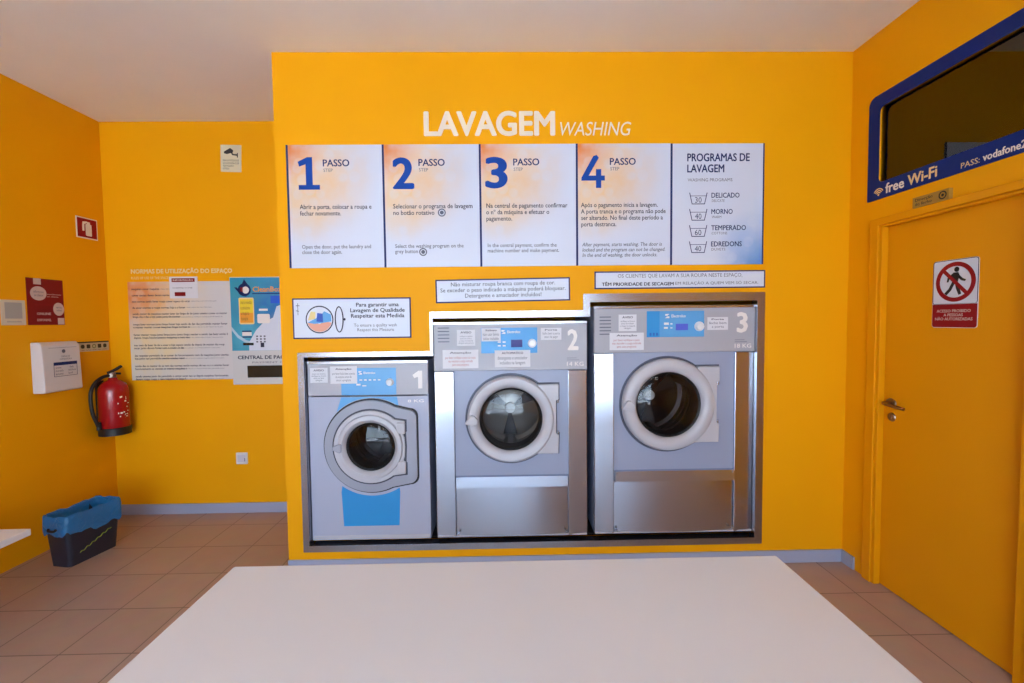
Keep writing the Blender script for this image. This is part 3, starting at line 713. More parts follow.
s.text('heading', 'PROGRAMAS DE\nLAVAGEM', 1.122, 1.505, 0, 2.553, m_navy, bold=.025, pitch=.066, res=3)
s.text('subheading', 'WASHING PROGRAMS', 1.126, 1.400, 2.385, 2.404, m_textl)
for k, (tmp, nm, en) in enumerate((('30', 'DELICADO', 'DELICATE'), ('40', 'MORNO', 'WARM'), ('60', 'TEMPERADO', 'COTTONS'), ('40', 'EDREDONS', 'DUVETS'))):
    zc = 2.283-k*.098
    t_ = .0035
    tub = [(1.136, zc+.035), (1.152, zc-.035), (1.232, zc-.035), (1.248, zc+.035), (1.248-t_*1.4, zc+.035), (1.232-t_, zc-.035+t_*1.3), (1.152+t_, zc-.035+t_*1.3), (1.136+t_*1.4, zc+.035)]
    s.polys('tub_symbol', m_navy, [tub, [(1.142, zc+.014), (1.242, zc+.014), (1.242, zc+.017), (1.142, zc+.017)]])
    s.text('temperature', tmp, 1.172, 1.212, zc-.026, zc+.008, m_navy)
    wd = {'DELICADO': .173, 'MORNO': .132, 'TEMPERADO': .215, 'EDREDONS': .190}[nm]
    s.text('programme_name', nm, 1.272, 1.272+wd, zc+.003, zc+.034, m_navy, bold=.02)
    s.text('programme_name', en, 1.275, 1.275+wd*.45, zc-.022, zc-.006, m_textl)

# ------------------------------------------------------------------ framed notices above the washers
def framed(name, label, x0, x1, z0, z1, tilt=0):
    s = Board(name, label, 'sign', 'F', x0, x1, z0, z1, tilt=tilt)
    s.rect('border', m_navy, t=.003); s.up(.003)
    s.rect('panel', m_board, a0=x0+.008, a1=x1-.008, z0=z0+.008, z1=z1-.008, t=.001); s.up(.001)
    return s
s = framed('drum_load_sign', 'white framed sign with a drawing of a drum full of clothes above the smallest washer', -1.284, -.568, 1.455, 1.702)
s.text('lettering', 'Para garantir uma\nLavagem de Qualidade\nRespeitar esta Medida', -.935, -.605, 1.573, 1.672, m_text, bold=.02, align='CENTER')
s.text('lettering', 'To ensure a quality wash\nRespect this Measure', -.915, -.655, 1.492, 1.545, m_textl, align='CENTER')
cc = (-1.122, 1.572)
s.poly('drum_drawing', m_text, circle(*cc, .084)); s.y -= .0008
s.poly('drum_drawing', m_board, circle(*cc, .077)); s.y -= .0008
def blob(pts): return s.polys
cl = [((.75, .35, .25), [(cc[0]+.075*math.cos(math.radians(a)), cc[1]+.075*math.sin(math.radians(a))) for a in range(195, 350, 10)]+[(cc[0]+.03, cc[1]-.01), (cc[0], cc[1]-.028), (cc[0]-.04, cc[1]-.012)]),
      ((.10, .35, .70), [(cc[0]-.072, cc[1]-.018), (cc[0]-.03, cc[1]-.026), (cc[0]+.02, cc[1]-.02), (cc[0]+.072, cc[1]-.012), (cc[0]+.07, cc[1]+.03), (cc[0]+.03, cc[1]+.05), (cc[0]+.01, cc[1]+.028), (cc[0]-.02, cc[1]+.008)]),
      ((.03, .10, .50), [(cc[0]-.018, cc[1]-.012), (cc[0]+.022, cc[1]-.016), (cc[0]+.02, cc[1]+.036), (cc[0]-.012, cc[1]+.04)]),
      ((.80, .66, .30), [(cc[0]-.07, cc[1]-.005), (cc[0]-.025, cc[1]+.005), (cc[0]-.022, cc[1]+.045), (cc[0]-.05, cc[1]+.05)])]
for i, (c_, p_) in enumerate(cl): s.poly('clothes_drawing', mat('clothes_print', c_, .5), p_, lift=.0005*i)
el = lambda cx, cz, rx, rz: [(cx+rx*math.cos(2*PI*i/32), cz+rz*math.sin(2*PI*i/32)) for i in range(32)]
s.poly('door_drawing', m_text, el(-1.003, 1.572, .027, .080), holes=[el(-1.003, 1.572, .020, .073)])
s.poly('handle_drawing', m_text, el(-.970, 1.572, .006, .008))
s.polys('corner_drawing', m_textl, [[(-1.262, 1.655), (-1.240, 1.655), (-1.240, 1.659), (-1.262, 1.659)], [(-1.252, 1.60), (-1.249, 1.60), (-1.249, 1.672), (-1.252, 1.672)], [(-1.262, 1.625), (-1.245, 1.622), (-1.245, 1.626), (-1.262, 1.629)]])

s = framed('mixing_sign', 'white framed three line sign above the middle washer', -.414, .407, 1.668, 1.810, tilt=-.011)
s.text('lettering', 'Não misturar roupa branca com roupa de cor.\nSe exceder o peso indicado a máquina poderá bloquear.\nDetergente e amaciador incluídos!', -.385, .380, 1.690, 1.792, m_textl, bold=.008, align='CENTER')
s = framed('priority_sign', 'long white framed two line sign in capitals above the largest washer', .557, 1.613, 1.739, 1.847)
s.text('lettering', 'OS CLIENTES QUE LAVAM A SUA ROUPA NESTE ESPAÇO,', .70, 1.47, 1.802, 1.830, m_textl)
s.text('lettering', 'TÊM PRIORIDADE DE SECAGEM', .602, 1.045, 1.758, 1.784, m_text, bold=.03)
s.text('lettering', 'EM RELAÇÃO A QUEM VEM SÓ SECAR.', 1.055, 1.570, 1.758, 1.784, m_textl)

# ------------------------------------------------------------------ recess wall
s = Board('rules_title', 'cream line of capitals NORMAS DE UTILIZACAO on the wall above the long rules poster', 'lettering', 'B', -2.985, -2.18, 1.925, 2.007)
s.text('letters', 'NORMAS DE UTILIZAÇÃO DO ESPAÇO', -2.985, -2.182, 1.955, 2.007, m_cream, bold=.035, t=.0015)
s.text('letters', 'RULES OF USE OF THE SPACE', -2.985, -2.69, 1.918, 1.938, m_cream, t=.0015)
x0, x1, z0, z1 = -3.013, -2.187, 1.106, 1.897
s = Board('rules_poster', 'large white rules poster full of small print with an orange blurred corner', 'poster', 'B', x0, x1, z0, z1)
hw = (x1-x0)/2
s.rect('panel', print_mat('rules_print', (.66, .64, .64), [(-hw+.24, .60, .50, (.85, .58, .26), .85), (-hw+.0, .72, .46, (.72, .20, .03), 1), (-hw+.18, .25, .45, (.82, .64, .35), .8), (0.02, .45, .3, (.78, .66, .5), .5)]), t=.006); s.up(.006)
words = 'os utentes devem respeitar as normas de funcionamento do espaco e manter a loja limpa depois de lavar e secar a roupa nao sendo permitido fumar nem comer junto das maquinas'.split()
rules = ['REGRAS GERAIS', 'NORMAS DE UTILIZACAO GERAL', 'Recomendamos que leia as instrucoes com atencao antes de usar', 'Nao deixe a roupa sem vigilancia']
zz = z1-.050; rr = random.Random(2)
specs = [(.22, 1), (.30, 1), (.46, 1), (.42, 1), (.75, 2), (.75, 2), (.75, 2), (.72, 2), (.75, 2), (.75, 2), (.74, 2)]
for wd, k in specs:
    ls = []
    for j in range(k):
        n_ = int((wd if j == 0 else wd*.55)*110); l_ = ''
        while len(l_) < n_: l_ += rr.choice(words)+' '
        ls.append(l_.strip()[:n_])
    s.text('rule_text', '\n'.join(ls), x0+.03, x0+.03+wd, 0, zz, m_text, pitch=.0235, bold=.018)
    zz -= .0235*k
    n_ = int(wd*.8*130); l_ = ''
    if k == 1: s.text('rule_text', 'please respect the rules of this space', x0+.04+wd, x0+.04+wd+.2, zz+.008, zz+.02, m_textl); zz -= .026
    else:
        while len(l_) < n_: l_ += rr.choice(words)+' '
        s.text('rule_text', l_.strip()[:n_], x0+.03+.2, x0+.03+wd*.95, zz+.006, zz+.018, m_textl); zz -= .037
s = Board('rules_sticker', 'small white notice with dark red bands stuck over the top edge of the rules poster', 'notice', 'B', -2.680, -2.456, 1.762, 1.935)
s.rect('panel', m_paper, t=.0015, lift=.0078)
s.y = -.0095
s.rect('red_band', m_dred, a0=-2.660, a1=-2.478, z0=1.893, z1=1.922, t=.0008); s.rect('red_band', m_dred, a0=-2.64, a1=-2.555, z0=1.780, z1=1.812, t=.0008)
s.text('lettering', 'no smoking  no food', -2.655, -2.50, 1.838, 1.853, m_text); s.y -= .0009
s.text('lettering', 'INFORMAÇÃO', -2.65, -2.49, 1.899, 1.916, m_wink, bold=.02); 

# payment terminal behind the end of the front wall
s = Board('payment_terminal', 'blue and white payment terminal half hidden behind the corner of the yellow wall', 'machine', 'B', -2.203, -1.50, 1.060, 1.928)
x0, x1 = -2.203, -1.50
s.rect('housing', mat('terminal_white', (.62, .62, .62), .4), t=.010, bevel=.003); s.up(.010)
s.rect('front_picture', print_mat('terminal_print', (.035, .30, .46), [(-.20, .40, .22, (.10, .50, .68), .7), (.0, .62, .3, (.02, .16, .50), .8), (.10, .42, .22, (.60, .66, .74), .95), (-.33, .85, .2, (.02, .30, .38), .6)]), a0=x0+.004, a1=x1-.004, z0=1.335, z1=1.922, t=.0008)
s.y -= .0008
# white swoosh over the lower part of the picture
sw = [(x0+.004, 1.50)]+[(x0+.004+.6*t, 1.50-.16*math.sin(t*2.4)+.10*t) for t in (.05, .1, .15, .2, .25, .3)]+[(x0+.30, 1.335), (x0+.18, 1.335), (x0+.10, 1.38), (x0+.05, 1.43)]
s.polys('swoosh', mat('pale_swoosh', (.45, .62, .74), .4), [[(x0+.005, 1.53), (x0+.06, 1.46), (x0+.12, 1.42), (x0+.20, 1.40), (x0+.20, 1.385), (x0+.11, 1.40), (x0+.05, 1.44), (x0+.005, 1.50)]])
s.polys('white_ground', m_board, [[(x0+.14, 1.336), (x0+.14, 1.40), (x0+.20, 1.50), (x0+.26, 1.56), (x0+.34, 1.60), (x0+.37, 1.69), (x1-.01, 1.80), (x1-.01, 1.336)]], lift=.0004)
s.y -= .0010
cx, cz = x0+.118, 1.825
s.polys('round_logo', m_navy, [circle(cx, cz, .052, 20), [(cx-.08, cz+.02), (cx-.04, cz-.03), (cx+.02, cz-.06), (cx-.02, cz-.03), (cx-.06, cz+.02)], [(cx-.02, cz+.04), (cx+.0, cz+.085), (cx+.03, cz+.04)]]); s.y -= .0008
s.polys('round_logo', m_wink, [circle(cx+.01, cz-.002, .028, 16)]); s.polys('round_logo', m_dred, [[(cx-.035, cz-.01), (cx-.01, cz-.02), (cx-.012, cz+.018), (cx-.03, cz+.022)]])
s.text('lettering', 'CleanBox', x0+.185, x0+.42, 1.808, 1.850, m_orange, bold=.02)
s.rect('picture_line', m_wifi, a0=x0+.18, a1=x1-.02, z0=1.790, z1=1.797, t=.0006)
s.rect('blue_badge', mat('badge_blue', (.01, .10, .62), .4), a0=x0+.325, a1=x0+.40, z0=1.715, z1=1.775, t=.0006)
s.polys('instruction_panel', m_cream, [rrect(x0+.070, x0+.190, 1.548, 1.762, .012)]); s.y -= .0008
s.rect('panel_band', m_orange, a0=x0+.078, a1=x0+.182, z0=1.560, z1=1.640, t=.0006)
s.rect('panel_band', mat('yellow_ink', (.80, .60, .02), .5), a0=x0+.078, a1=x0+.182, z0=1.640, z1=1.750, t=.0006)
s.y -= .0007
s.text('lettering', 'insira moedas\ne selecione\na maquina\ndesejada', x0+.085, x0+.175, 1.57, 1.74, mat('brown_ink', (.30, .12, .02), .5))
for pc_ in [[(x0+.23, 1.655), (x0+.30, 1.655), (x0+.30, 1.672), (x0+.23, 1.672)], rrect(x0+.215, x0+.315, 1.555, 1.630, .012), [(x0+.09, 1.455), (x0+.165, 1.455), (x0+.165, 1.485), (x0+.09, 1.485)]]: s.poly('picture_card', m_wink, pc_)
for pc_ in [[(x0+.09, 1.487), (x0+.165, 1.487), (x0+.165, 1.497), (x0+.09, 1.497)], [(x0+.09, 1.440), (x0+.165, 1.440), (x0+.165, 1.450), (x0+.09, 1.450)]]: s.poly('picture_stripe', m_navy, pc_)
s.rect('card_slot', m_lcdk, a0=x0+.095, a1=x0+.178, z0=1.378, z1=1.398, t=.003)
s.rect('coin_slot', m_text, a0=x0+.235, a1=x0+.262, z0=1.362, z1=1.398, t=.003)
s.polys('keypad', m_textl, [[(x0+.20+i*.03, 1.40+j*.022), (x0+.215+i*.03, 1.40+j*.022), (x0+.215+i*.03, 1.412+j*.022), (x0+.20+i*.03, 1.412+j*.022)] for i in range(3) for j in range(3)])
s.y = -.0105
s.text('lettering', 'CENTRAL DE PAGAMENTO', x0+.045, x1-.09, 1.265, 1.295, m_text, bold=.03)
s.text('lettering', 'PAYMENT CENTRAL', x0+.16, x1-.12, 1.232, 1.246, m_textl)
s.rect('screen', m_lcdk, a0=x0+.120, a1=x0+.48, z0=1.115, z1=1.213, t=.004, bevel=.001)

# camera warning sign
s = Board('camera_sign', 'small cream sign with a black security camera, high on the recess wall', 'sign', 'B', -2.240, -2.078, 2.762, 2.972, tilt=.03)
s.rect('panel', mat('sign_cream', (.70, .62, .42), .4), t=.003); s.up(.003)
s.polys('camera_symbol', m_black, [[(-2.215, 2.918), (-2.165, 2.948), (-2.140, 2.930), (-2.145, 2.912), (-2.190, 2.900), (-2.212, 2.905)], [(-2.158, 2.908), (-2.148, 2.892), (-2.108, 2.888), (-2.106, 2.900), (-2.140, 2.902), (-2.150, 2.914)], [(-2.112, 2.875), (-2.104, 2.875), (-2.104, 2.91), (-2.112, 2.91)]])
s.text('lettering', 'PARA SUA PROTEÇÃO ESTE\nLOCAL ENCONTRA-SE SOB\nVIDEOVIGILANCIA\nLEI 34/2013', -2.222, -2.096, 2.780, 2.862, m_text)
# wall socket
s = Board('wall_socket', 'small white square wall switch low on the recess wall', 'switch', 'B', -2.205, -2.113, .405, .500)
s.rect('plate', m_white, t=.010, r=.006, bevel=.002); s.up(.010)
s.rect('rocker', mat('socket_face', (.62, .60, .68), .4), a0=-2.190, a1=-2.128, z0=.422, z1=.482, t=.004, bevel=.002)
s.rect('indicator', m_textl, a0=-2.135, a1=-2.130, z0=.430, z1=.455, t=.005)

# ------------------------------------------------------------------ left wall
s = Board('extinguisher_sign', 'small square red sign with a white extinguisher symbol, up on the left wall', 'sign', 'L', 3.441, 3.616, 2.214, 2.372)
s.rect('border', m_wink, t=.003); s.up(.003)
s.rect('panel', m_red, a0=3.449, a1=3.608, z0=2.222, z1=2.364, t=.0008); s.up(.0008)
s.polys('symbol', m_wink, [rrect(3.515, 3.565, 2.236, 2.325, .008), [(3.525, 2.322), (3.555, 2.322), (3.552, 2.342), (3.530, 2.342)], [(3.488, 2.270), (3.504, 2.270), (3.506, 2.322), (3.532, 2.334), (3.528, 2.345), (3.492, 2.338), (3.488, 2.31)]])
s = Board('red_poster', 'dark red poster with two pale ovals and two pale tabs on the left wall', 'poster', 'L', 3.063, 3.311, 1.559, 1.877)
s.rect('panel', m_dred, t=.004); s.up(.004)
m_pk = mat('pale_pink_ink', (.62, .46, .42), .5)
s.polys('oval', m_pk, [el(3.138, 1.775, .054, .048), el(3.272, 1.670, .039, .046)])
s.polys('tab', m_pk, [[(3.108, 1.836), (3.158, 1.836), (3.158, 1.876), (3.108, 1.876)], [(3.262, 1.562), (3.308, 1.562), (3.308, 1.608), (3.262, 1.608)]])
s.text('lettering', 'atendimento', 3.195, 3.295, 1.768, 1.778, m_pk); s.text('lettering', 'ao cliente', 3.195, 3.275, 1.752, 1.762, m_pk); s.text('lettering', 'livro de opiniões', 3.11, 3.22, 1.690, 1.706, m_red)
s.text('lettering', 'ONLINE', 3.12, 3.215, 1.628, 1.645, m_pk, bold=.02); s.text('lettering', 'DISPONIVEL', 3.12, 3.215, 1.585, 1.602, m_pk, bold=.02)
s.y -= .0008
s.text('lettering', 'informacao\nao cliente', 3.105, 3.172, 1.755, 1.795, m_textl, align='CENTER'); s.text('lettering', 'servico\nonline', 3.252, 3.295, 1.655, 1.690, m_textl, align='CENTER')
s = Board('white_card', 'small cream card left of the dark red poster', 'card', 'L', 2.903, 3.049, 1.560, 1.722)
s.rect('panel', mat('card_cream', (.66, .58, .44), .5), t=.003); s.up(.003)
s.text('lettering', 'visite-nos online', 2.935, 3.020, 1.578, 1.588, m_textl)
s.rect('grey_square', mat('card_grey', (.40, .38, .36), .5), a0=2.925, a1=3.028, z0=1.602, z1=1.706, t=.0006)

# wall dispenser
s = Board('wall_dispenser', 'white wall mounted box with a printed table on its front, left of the extinguisher', 'box', 'L', 3.066, 3.338, 1.095, 1.440)
bm = B(); pr = [(0, 1.44), (-.055, 1.44), (-.075, 1.415), (-.085, 1.105), (-.075, 1.095), (0, 1.095)]
L0 = [bm.verts.new((-.136, y, z-1.095)) for y, z in pr]; L1 = [bm.verts.new((.136, y, z-1.095)) for y, z in pr]; bm.faces.new(L0); bm.faces.new(L1)
for i in range(6): bm.faces.new((L0[i], L0[(i+1) % 6], L1[(i+1) % 6], L1[i]))
obj('housing', bm, mat('dispenser_white', (.66, .62, .62), .35), s.root, bevel=.006, seg=3)
s.y = -.0856
s.poly('round_emblem', m_textl, circle(3.206, 1.375, .013, 20)); s.text('lettering', 'CAIXA DE', 3.185, 3.250, 1.333, 1.345, m_textl); s.text('lettering', 'OPINIÕES', 3.174, 3.262, 1.315, 1.327, m_textl)
fr = [(3.131, 1.200), (3.300, 1.200), (3.300, 1.298), (3.131, 1.298)]
s.poly('table_border', m_textl, fr, holes=[[(3.134, 1.203), (3.297, 1.203), (3.297, 1.28), (3.134, 1.28)]])
s.polys('table_header', m_navy, [[(3.131, 1.278), (3.300, 1.278), (3.300, 1.300), (3.131, 1.300)]], lift=.0005)
s.text('lettering', 'nome            data\nmorada       telefone\nassunto       local', 3.143, 3.289, 1.212, 1.270, m_textl)
s.rect('lid_seam', m_textl, a0=3.102, a1=3.300, z0=1.3995, z1=1.4015, t=.0005)
# pictogram strip
s = Board('pictogram_strip', 'narrow white strip of five small dark pictograms above the extinguisher', 'sign', 'L', 3.345, 3.664, 1.355, 1.430)
s.rect('panel', mat('strip_cream', (.55, .48, .34), .5), t=.003); s.up(.003)
s.rect('dark_band', m_black, z0=1.420, z1=1.430, t=.0006)
rnd = []
for k in range(5):
    c_ = 3.440+k*.047
    if k == 2: continue
    rnd.append(rrect(c_-.015, c_+.015, 1.378, 1.408, .006 if k % 2 else .012))
s.polys('pictogram', mat('picto_dark', (.03, .025, .015), .5), rnd)
s.poly('pictogram', mat('picto_olive', (.22, .22, .10), .5), circle(3.534, 1.393, .017, 20), holes=[circle(3.534, 1.393, .009, 20)])
s.text('lettering', 'nao  fumar  lavar  ligar  parar', 3.43, 3.645, 1.360, 1.370, m_red)

# ------------------------------------------------------------------ fire extinguisher, hung on the left wall
ex = thing('fire_extinguisher', 'red fire extinguisher with black hose and black foot ring on the left wall', 'fire extinguisher', (LX+.115, 3.555, .700))
R_ = .097
bm = B(); lathe(bm, [(0, .018), (R_*.9, .02), (R_, .04), (R_, .335), (R_*.97, .365), (R_*.82, .395), (R_*.55, .418), (.032, .428), (.026, .445), (0, .445)], (0, 0, 0), 'Z', 40); obj('cylinder', bm, m_ext, ex, smooth=True)
bm = B(); lathe(bm, [(0, 0), (R_+.004, 0), (R_+.005, .055), (R_+.0005, .060), (R_*.8, .03), (0, .03)], (0, 0, 0), 'Z', 40); obj('foot_ring', bm, m_black, ex, smooth=True)
bm = B(); lathe(bm, [(0, .445), (.022, .445), (.024, .458), (.020, .463), (.020, .485), (0, .485)], (0, 0, 0), 'Z', 20); vlv = obj('valve', bm, m_brass, ex, smooth=True)
bm = B(); tube(bm, curve_pts([(-.01, -.03, .483), (.0, .0, .494), (.02, .030, .515), (.03, .050, .530)], 4), [.012]*12+[.008], 8); obj('squeeze_lever', bm, m_black, ex, smooth=True)
bm = B(); tube(bm, curve_pts([(-.01, -.03, .475), (.01, .02, .474), (.025, .045, .470)], 4), .008, 8); obj('carry_handle', bm, m_black, ex, smooth=True)
bm = B(); lathe(bm, [(0, -.012), (.014, -.012), (.016, 0), (0, 0)], (.0, -.018, .462), 'Y', 18); obj('pressure_gauge', bm, m_wink, ex, smooth=True)
hd = Vector((-.25, -1.0, 0)).normalized()
hp_ = [(hd*r_)+Vector((0, 0, z_)) for r_, z_ in ((.015, .462), (.07, .455), (.125, .415), (.155, .35), (.158, .26), (.148, .18), (.125, .11), (.112, .07))]
bm = B(); tube(bm, curve_pts(hp_, 6), .0125, 12); hs = obj('hose', bm, m_black, ex, smooth=True)
bm = B(); lathe(bm, [(0, -.03), (.017, -.03), (.013, .03), (0, .03)], (hd.x*.112, hd.y*.112, .085), 'Z', 14); obj('nozzle', bm, m_black, hs, smooth=True)
# printed label wrapped on the side that faces the room
def wrap(name, m, t0, t1, z0, z1, dr=.0008):
    bm = B(); n = 10
    g = [[bm.verts.new(((R_+dr)*math.cos(math.radians(t0+(t1-t0)*i/n)), (R_+dr)*math.sin(math.radians(t0+(t1-t0)*i/n)), z)) for i in range(n+1)] for z in (z0, z1)]
    for i in range(n): bm.faces.new((g[0][i], g[0][i+1], g[1][i+1], g[1][i]))
    return obj(name, bm, m, ex, smooth=True)
lrnd = random.Random(5)
bm = B()
for k in range(16):
    t0 = -38+lrnd.random()*45; z_ = .13+lrnd.random()*.17; dt = 2+lrnd.random()*7; dz = .004+lrnd.random()*.008; n = 3
    g = [[bm.verts.new(((R_+.0008)*math.cos(math.radians(t0+dt*i/n)), (R_+.0008)*math.sin(math.radians(t0+dt*i/n)), z)) for i in range(n+1)] for z in (z_, z_+dz)]
    for i in range(n): bm.faces.new((g[0][i], g[0][i+1], g[1][i+1], g[1][i]))
obj('printed_label', bm, m_wink, ex)
bm = B(); box(bm, -.115, -R_-.001, -.03, .03, .36, .42); box(bm, -.115, -.108, -.03, .03, .05, .42); obj('wall_bracket', bm, m_black, ex)

# ------------------------------------------------------------------ waste bin with blue bag
bn = thing('waste_bin', 'black rectangular bin with blue bag folded over its rim, on the floor at left', 'bin', (-2.850, 3.030, 0), -.18)
def rring(bm, hx, hy, z, r=.03, jig=0, seed=0, n=5):
    g = random.Random(seed); vs = []
    for k, (x, y) in enumerate(rrect(-hx, hx, -hy, hy, r, n)):
        vs.append(bm.verts.new((x*(1+jig*(g.random()-.5)), y*(1+jig*.5*(g.random()-.5)), z+jig*.25*(g.random()-.5))))
    return vs
def loft(bm, rs, capb=True, capt=False):
    for a, b_ in zip(rs, rs[1:]):
        n = len(a)
        for i in range(n): bm.faces.new((a[i], a[(i+1) % n], b_[(i+1) % n], b_[i]))
    if capb: bm.faces.new(rs[0])
    if capt: bm.faces.new(rs[-1])
bm = B(); loft(bm, [rring(bm, .078, .150, 0), rring(bm, .094, .174, .325), rring(bm, .088, .168, .325), rring(bm, .073, .145, .012)])
obj('bin_body', bm, m_bin, bn, smooth=True)
m_bag = mat('blue_bag_plastic', (.015, .17, .44), .3); m_bag.node_tree.nodes['Principled BSDF'].inputs['Transmission Weight'].default_value = .0
nn, ll, pb = nodes(m_bag); tx = nn.new('ShaderNodeTexCoord'); nz = nn.new('ShaderNodeTexNoise'); nz.inputs['Scale'].default_value = 14; nz.inputs['Distortion'].default_value = 1.5; ll.new(tx.outputs['Object'], nz.inputs['Vector'])
bb_ = nn.new('ShaderNodeBump'); bb_.inputs['Strength'].default_value = .6; bb_.inputs['Distance'].default_value = .02; ll.new(nz.outputs['Fac'], bb_.inputs['Height']); ll.new(bb_.outputs[0], pb.inputs['Normal'])
bm = B()
def bagring(hx, hy, z, amp, seed, slope=0):
    vs = []; g = random.Random(seed); P = []
    base = rrect(-hx, hx, -hy, hy, .032, 6)
    for i in range(len(base)):
        a, c = base[i], base[(i+1) % len(base)]; d = math.hypot(c[0]-a[0], c[1]-a[1]); m_ = max(1, int(d/.018))
        for j in range(m_): P.append((a[0]+(c[0]-a[0])*j/m_, a[1]+(c[1]-a[1])*j/m_))
    N = len(P)
    for i, (x, y) in enumerate(P):
        ph = i/N*2*PI; wv = math.sin(ph*9+seed)*.5+math.sin(ph*17+seed*2)*.35+math.sin(ph*4+1)*.4
        vs.append((x*(1+amp*wv*.35), y*(1+amp*wv*.12), z+amp*wv*.20+slope*y))
    return vs
rs = [bagring(.100, .180, .205, .10, 1, -.09), bagring(.101, .182, .235, .07, 2, -.05), bagring(.100, .181, .29, .05, 3), bagring(.099, .180, .325, .04, 4), bagring(.094, .174, .338, .04, 4), bagring(.087, .167, .328, .05, 5), bagring(.083, .160, .24, .10, 6), bagring(.076, .148, .10, .12, 7), bagring(.072, .142, .02, .05, 8)]
n_ = min(len(r_) for r_ in rs)
RR = []
for r_ in rs: RR.append([bm.verts.new(r_[int(i*len(r_)/n_)]) for i in range(n_)])
for a, b_ in zip(RR, RR[1:]):
    for i in range(n_): bm.faces.new((a[i], a[(i+1) % n_], b_[(i+1) % n_], b_[i]))
bm.faces.new(RR[-1])
obj('bin_bag', bm, m_bag, bn, smooth=True)
bm = B()
pts = [(.0962, -.100+.2*t, .075+.085*t+.005*math.sin(t*38)) for t in [i/40 for i in range(41)]]
for k in range(3):
    q = pts[k*13:(k*13)+14]; tube(bm, [(p[0]-.007*(1-p[2]/.2), p[1], p[2]) for p in q], .0022, 6)
obj('marker_writing', bm, m_grn, bn)
bm = B(); tube(bm, curve_pts([(-.03, -.183, .262), (-.02, -.189, .250), (.02, -.189, .250), (.03, -.183, .262)], 4), .008, 8); obj('carry_grip', bm, m_black, bn, smooth=True)

# ------------------------------------------------------------------ prohibition sign on the door, small sticker above it
DP = RX+.030
s = Board('prohibition_sign', 'white and red no entry sign with a crossed out walking figure on the orange door', 'sign', 'R', 1.992, 2.208, 1.495, 1.818, plane=DP); s.root.location = (DP, 2.130, 1.494); s.root.scale = (1.014, 1, 1.014)
s.poly('panel', m_board, rrect(1.992, 2.208, 1.495, 1.818, .014), t=.002); s.up(.002)
s.polys('red_field', m_red, [arc(2.006+.0, 1.509, .012, 180, 270, 5)+arc(2.194, 1.509, .012, 270, 360, 5)+[(2.206, 1.607), (1.994, 1.607)]])
s.poly('dark_border', m_text, rrect(1.993, 2.207, 1.608, 1.817, .012), holes=[rrect(1.996, 2.204, 1.6095, 1.814, .010)])
c_ = (2.098, 1.712)
s.poly('red_ring', m_red, circle(*c_, .094, 48), holes=[circle(*c_, .074, 48)], lift=.0003)
H = lambda *p: [(c_[0]-x, c_[1]+z) for x, z in p]
s.polys('walking_figure', m_black, [circle(c_[0]-.006, c_[1]+.058, .012, 16), H((-.010, .044), (.014, .044), (.020, .030), (.012, -.004), (-.012, -.004), (-.016, .02)),
        H((-.012, .004), (.000, -.004), (-.018, -.040), (-.040, -.062), (-.050, -.052), (-.030, -.032)), H((-.002, .0), (.012, .0), (.022, -.030), (.030, -.058), (.018, -.062), (.006, -.034)),
        H((.012, .040), (.020, .030), (.036, .014), (.050, .008), (.046, .000), (.030, .004), (.012, .020)), H((-.010, .042), (-.018, .036), (-.036, .022), (-.040, .000), (-.032, .000), (-.026, .016), (-.012, .026))], lift=.0003)
s.polys('red_bar', m_red, [H((-.062, .050), (-.050, .062), (.062, -.050), (.050, -.062))], lift=.0011)
s.text('lettering', 'ACESSO PROIBIDO\nA PESSOAS\nNÃO AUTORIZADAS', 2.190, 2.012, 1.530, 1.582, m_pk, bold=.02, align='CENTER', lift=.0007)
s = Board('door_sticker', 'small dark bronze sticker with faint lettering between door top and high window', 'sticker', 'R', 2.125, 2.314, 2.106, 2.158)
s.rect('panel', mat('bronze_label', (.40, .22, .03), .5), t=.020, lift=0); s.y = -.020
s.text('lettering', 'Direcção\ndo fecho', 2.300, 2.205, 2.114, 2.150, m_black, bold=.01)
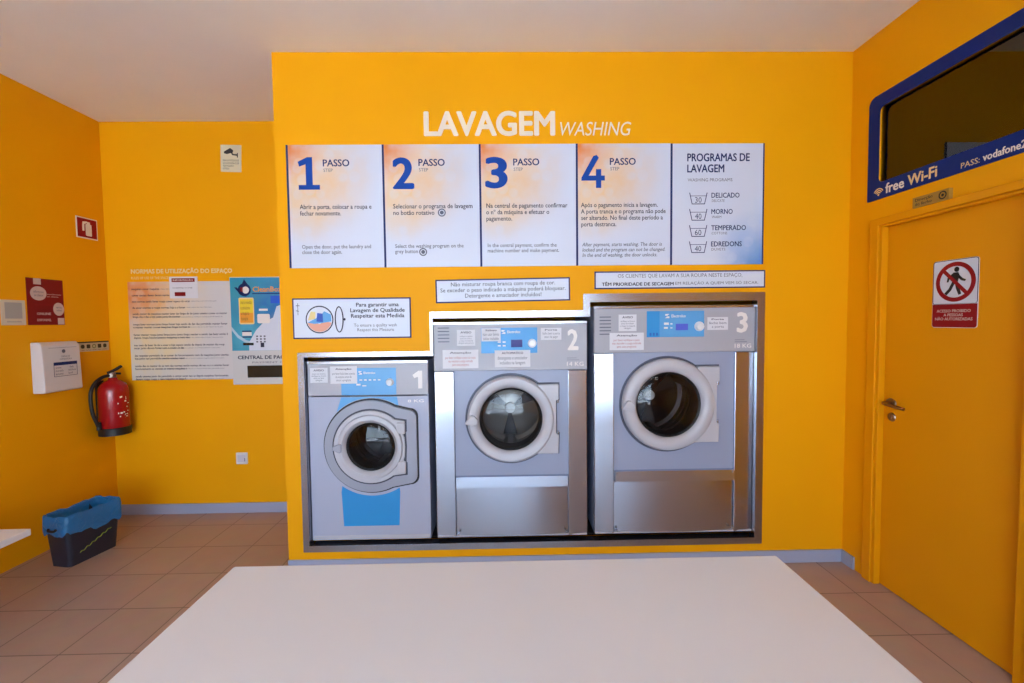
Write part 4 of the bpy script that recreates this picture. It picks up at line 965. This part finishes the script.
s.poly('ring_symbol', m_black, circle(2.155, 2.132, .020, 20), holes=[circle(2.155, 2.132, .014, 20)]); s.poly('ring_symbol', m_black, circle(2.155, 2.132, .007, 12))

# ------------------------------------------------------------------ tables
tb = thing('folding_table', 'long white table in the foreground in front of the washers', 'table', (0.003, 1.06, 0))
bm = B(); box(bm, -.908, .908, -.42, .412, .715, .75); obj('tabletop', bm, m_lam, tb, bevel=.008, seg=3)
for sx in (-.72, .72):
    for sy in (-.30, .30):
        bm = B(); tube(bm, [(sx, sy, 0), (sx, sy, .716)], .016, 14); obj('leg', bm, m_steelf, tb, smooth=True)
    bm = B(); tube(bm, [(sx, -.29, .25), (sx, .29, .25)], .010, 10); obj('crossbar', bm, m_steelf, tb, smooth=True)
bc = thing('wall_bench', 'corner of a white bench top fixed along the left wall', 'bench', (LX, 1.32, 0))
bm = B(); box(bm, 0, .704, -1.0, 1.02, .465, .50); obj('bench_top', bm, m_lam, bc, bevel=.005)
for y in (-.8, .0, .55):
    bm = B(); prism(bm, [(0, .465), (.40, .465), (.40, .445), (.02, .20), (0, .20)], y-.015, y+.015); obj('bracket', bm, m_steelf, bc, bevel=.002)

# ------------------------------------------------------------------ ceiling fittings (behind the camera)
first = None
for i, (x, y) in enumerate(((-1.7, -.2), (.9, -.2), (-1.7, -1.7), (.9, -1.7))):
    if first is None:
        t_ = thing('ceiling_light', 'white ceiling light fitting behind the camera, front left of four', 'light', (x, y, CH), 0, 'ceiling lights')
        bm = B(); prism(bm, rrect(-.62, .62, -.10, .10, .01), 0, .05)
        for v in bm.verts: v.co = Vector((v.co.x, v.co.z, -v.co.y))
        h_ = obj('housing', bm, m_white, t_)
        bm = B(); box(bm, -.59, .59, -.07, .07, -.056, -.050); d_ = obj('diffuser', bm, m_led, t_); first = t_
    else:
        r = first.copy(); COL.objects.link(r); r.location = (x, y, CH); r['label'] = 'white ceiling light fitting behind the camera, '+('front right', 'rear left', 'rear right')[i-1]+' of four'
        for ch in list(first.children):
            c = ch.copy(); COL.objects.link(c); c.parent = r
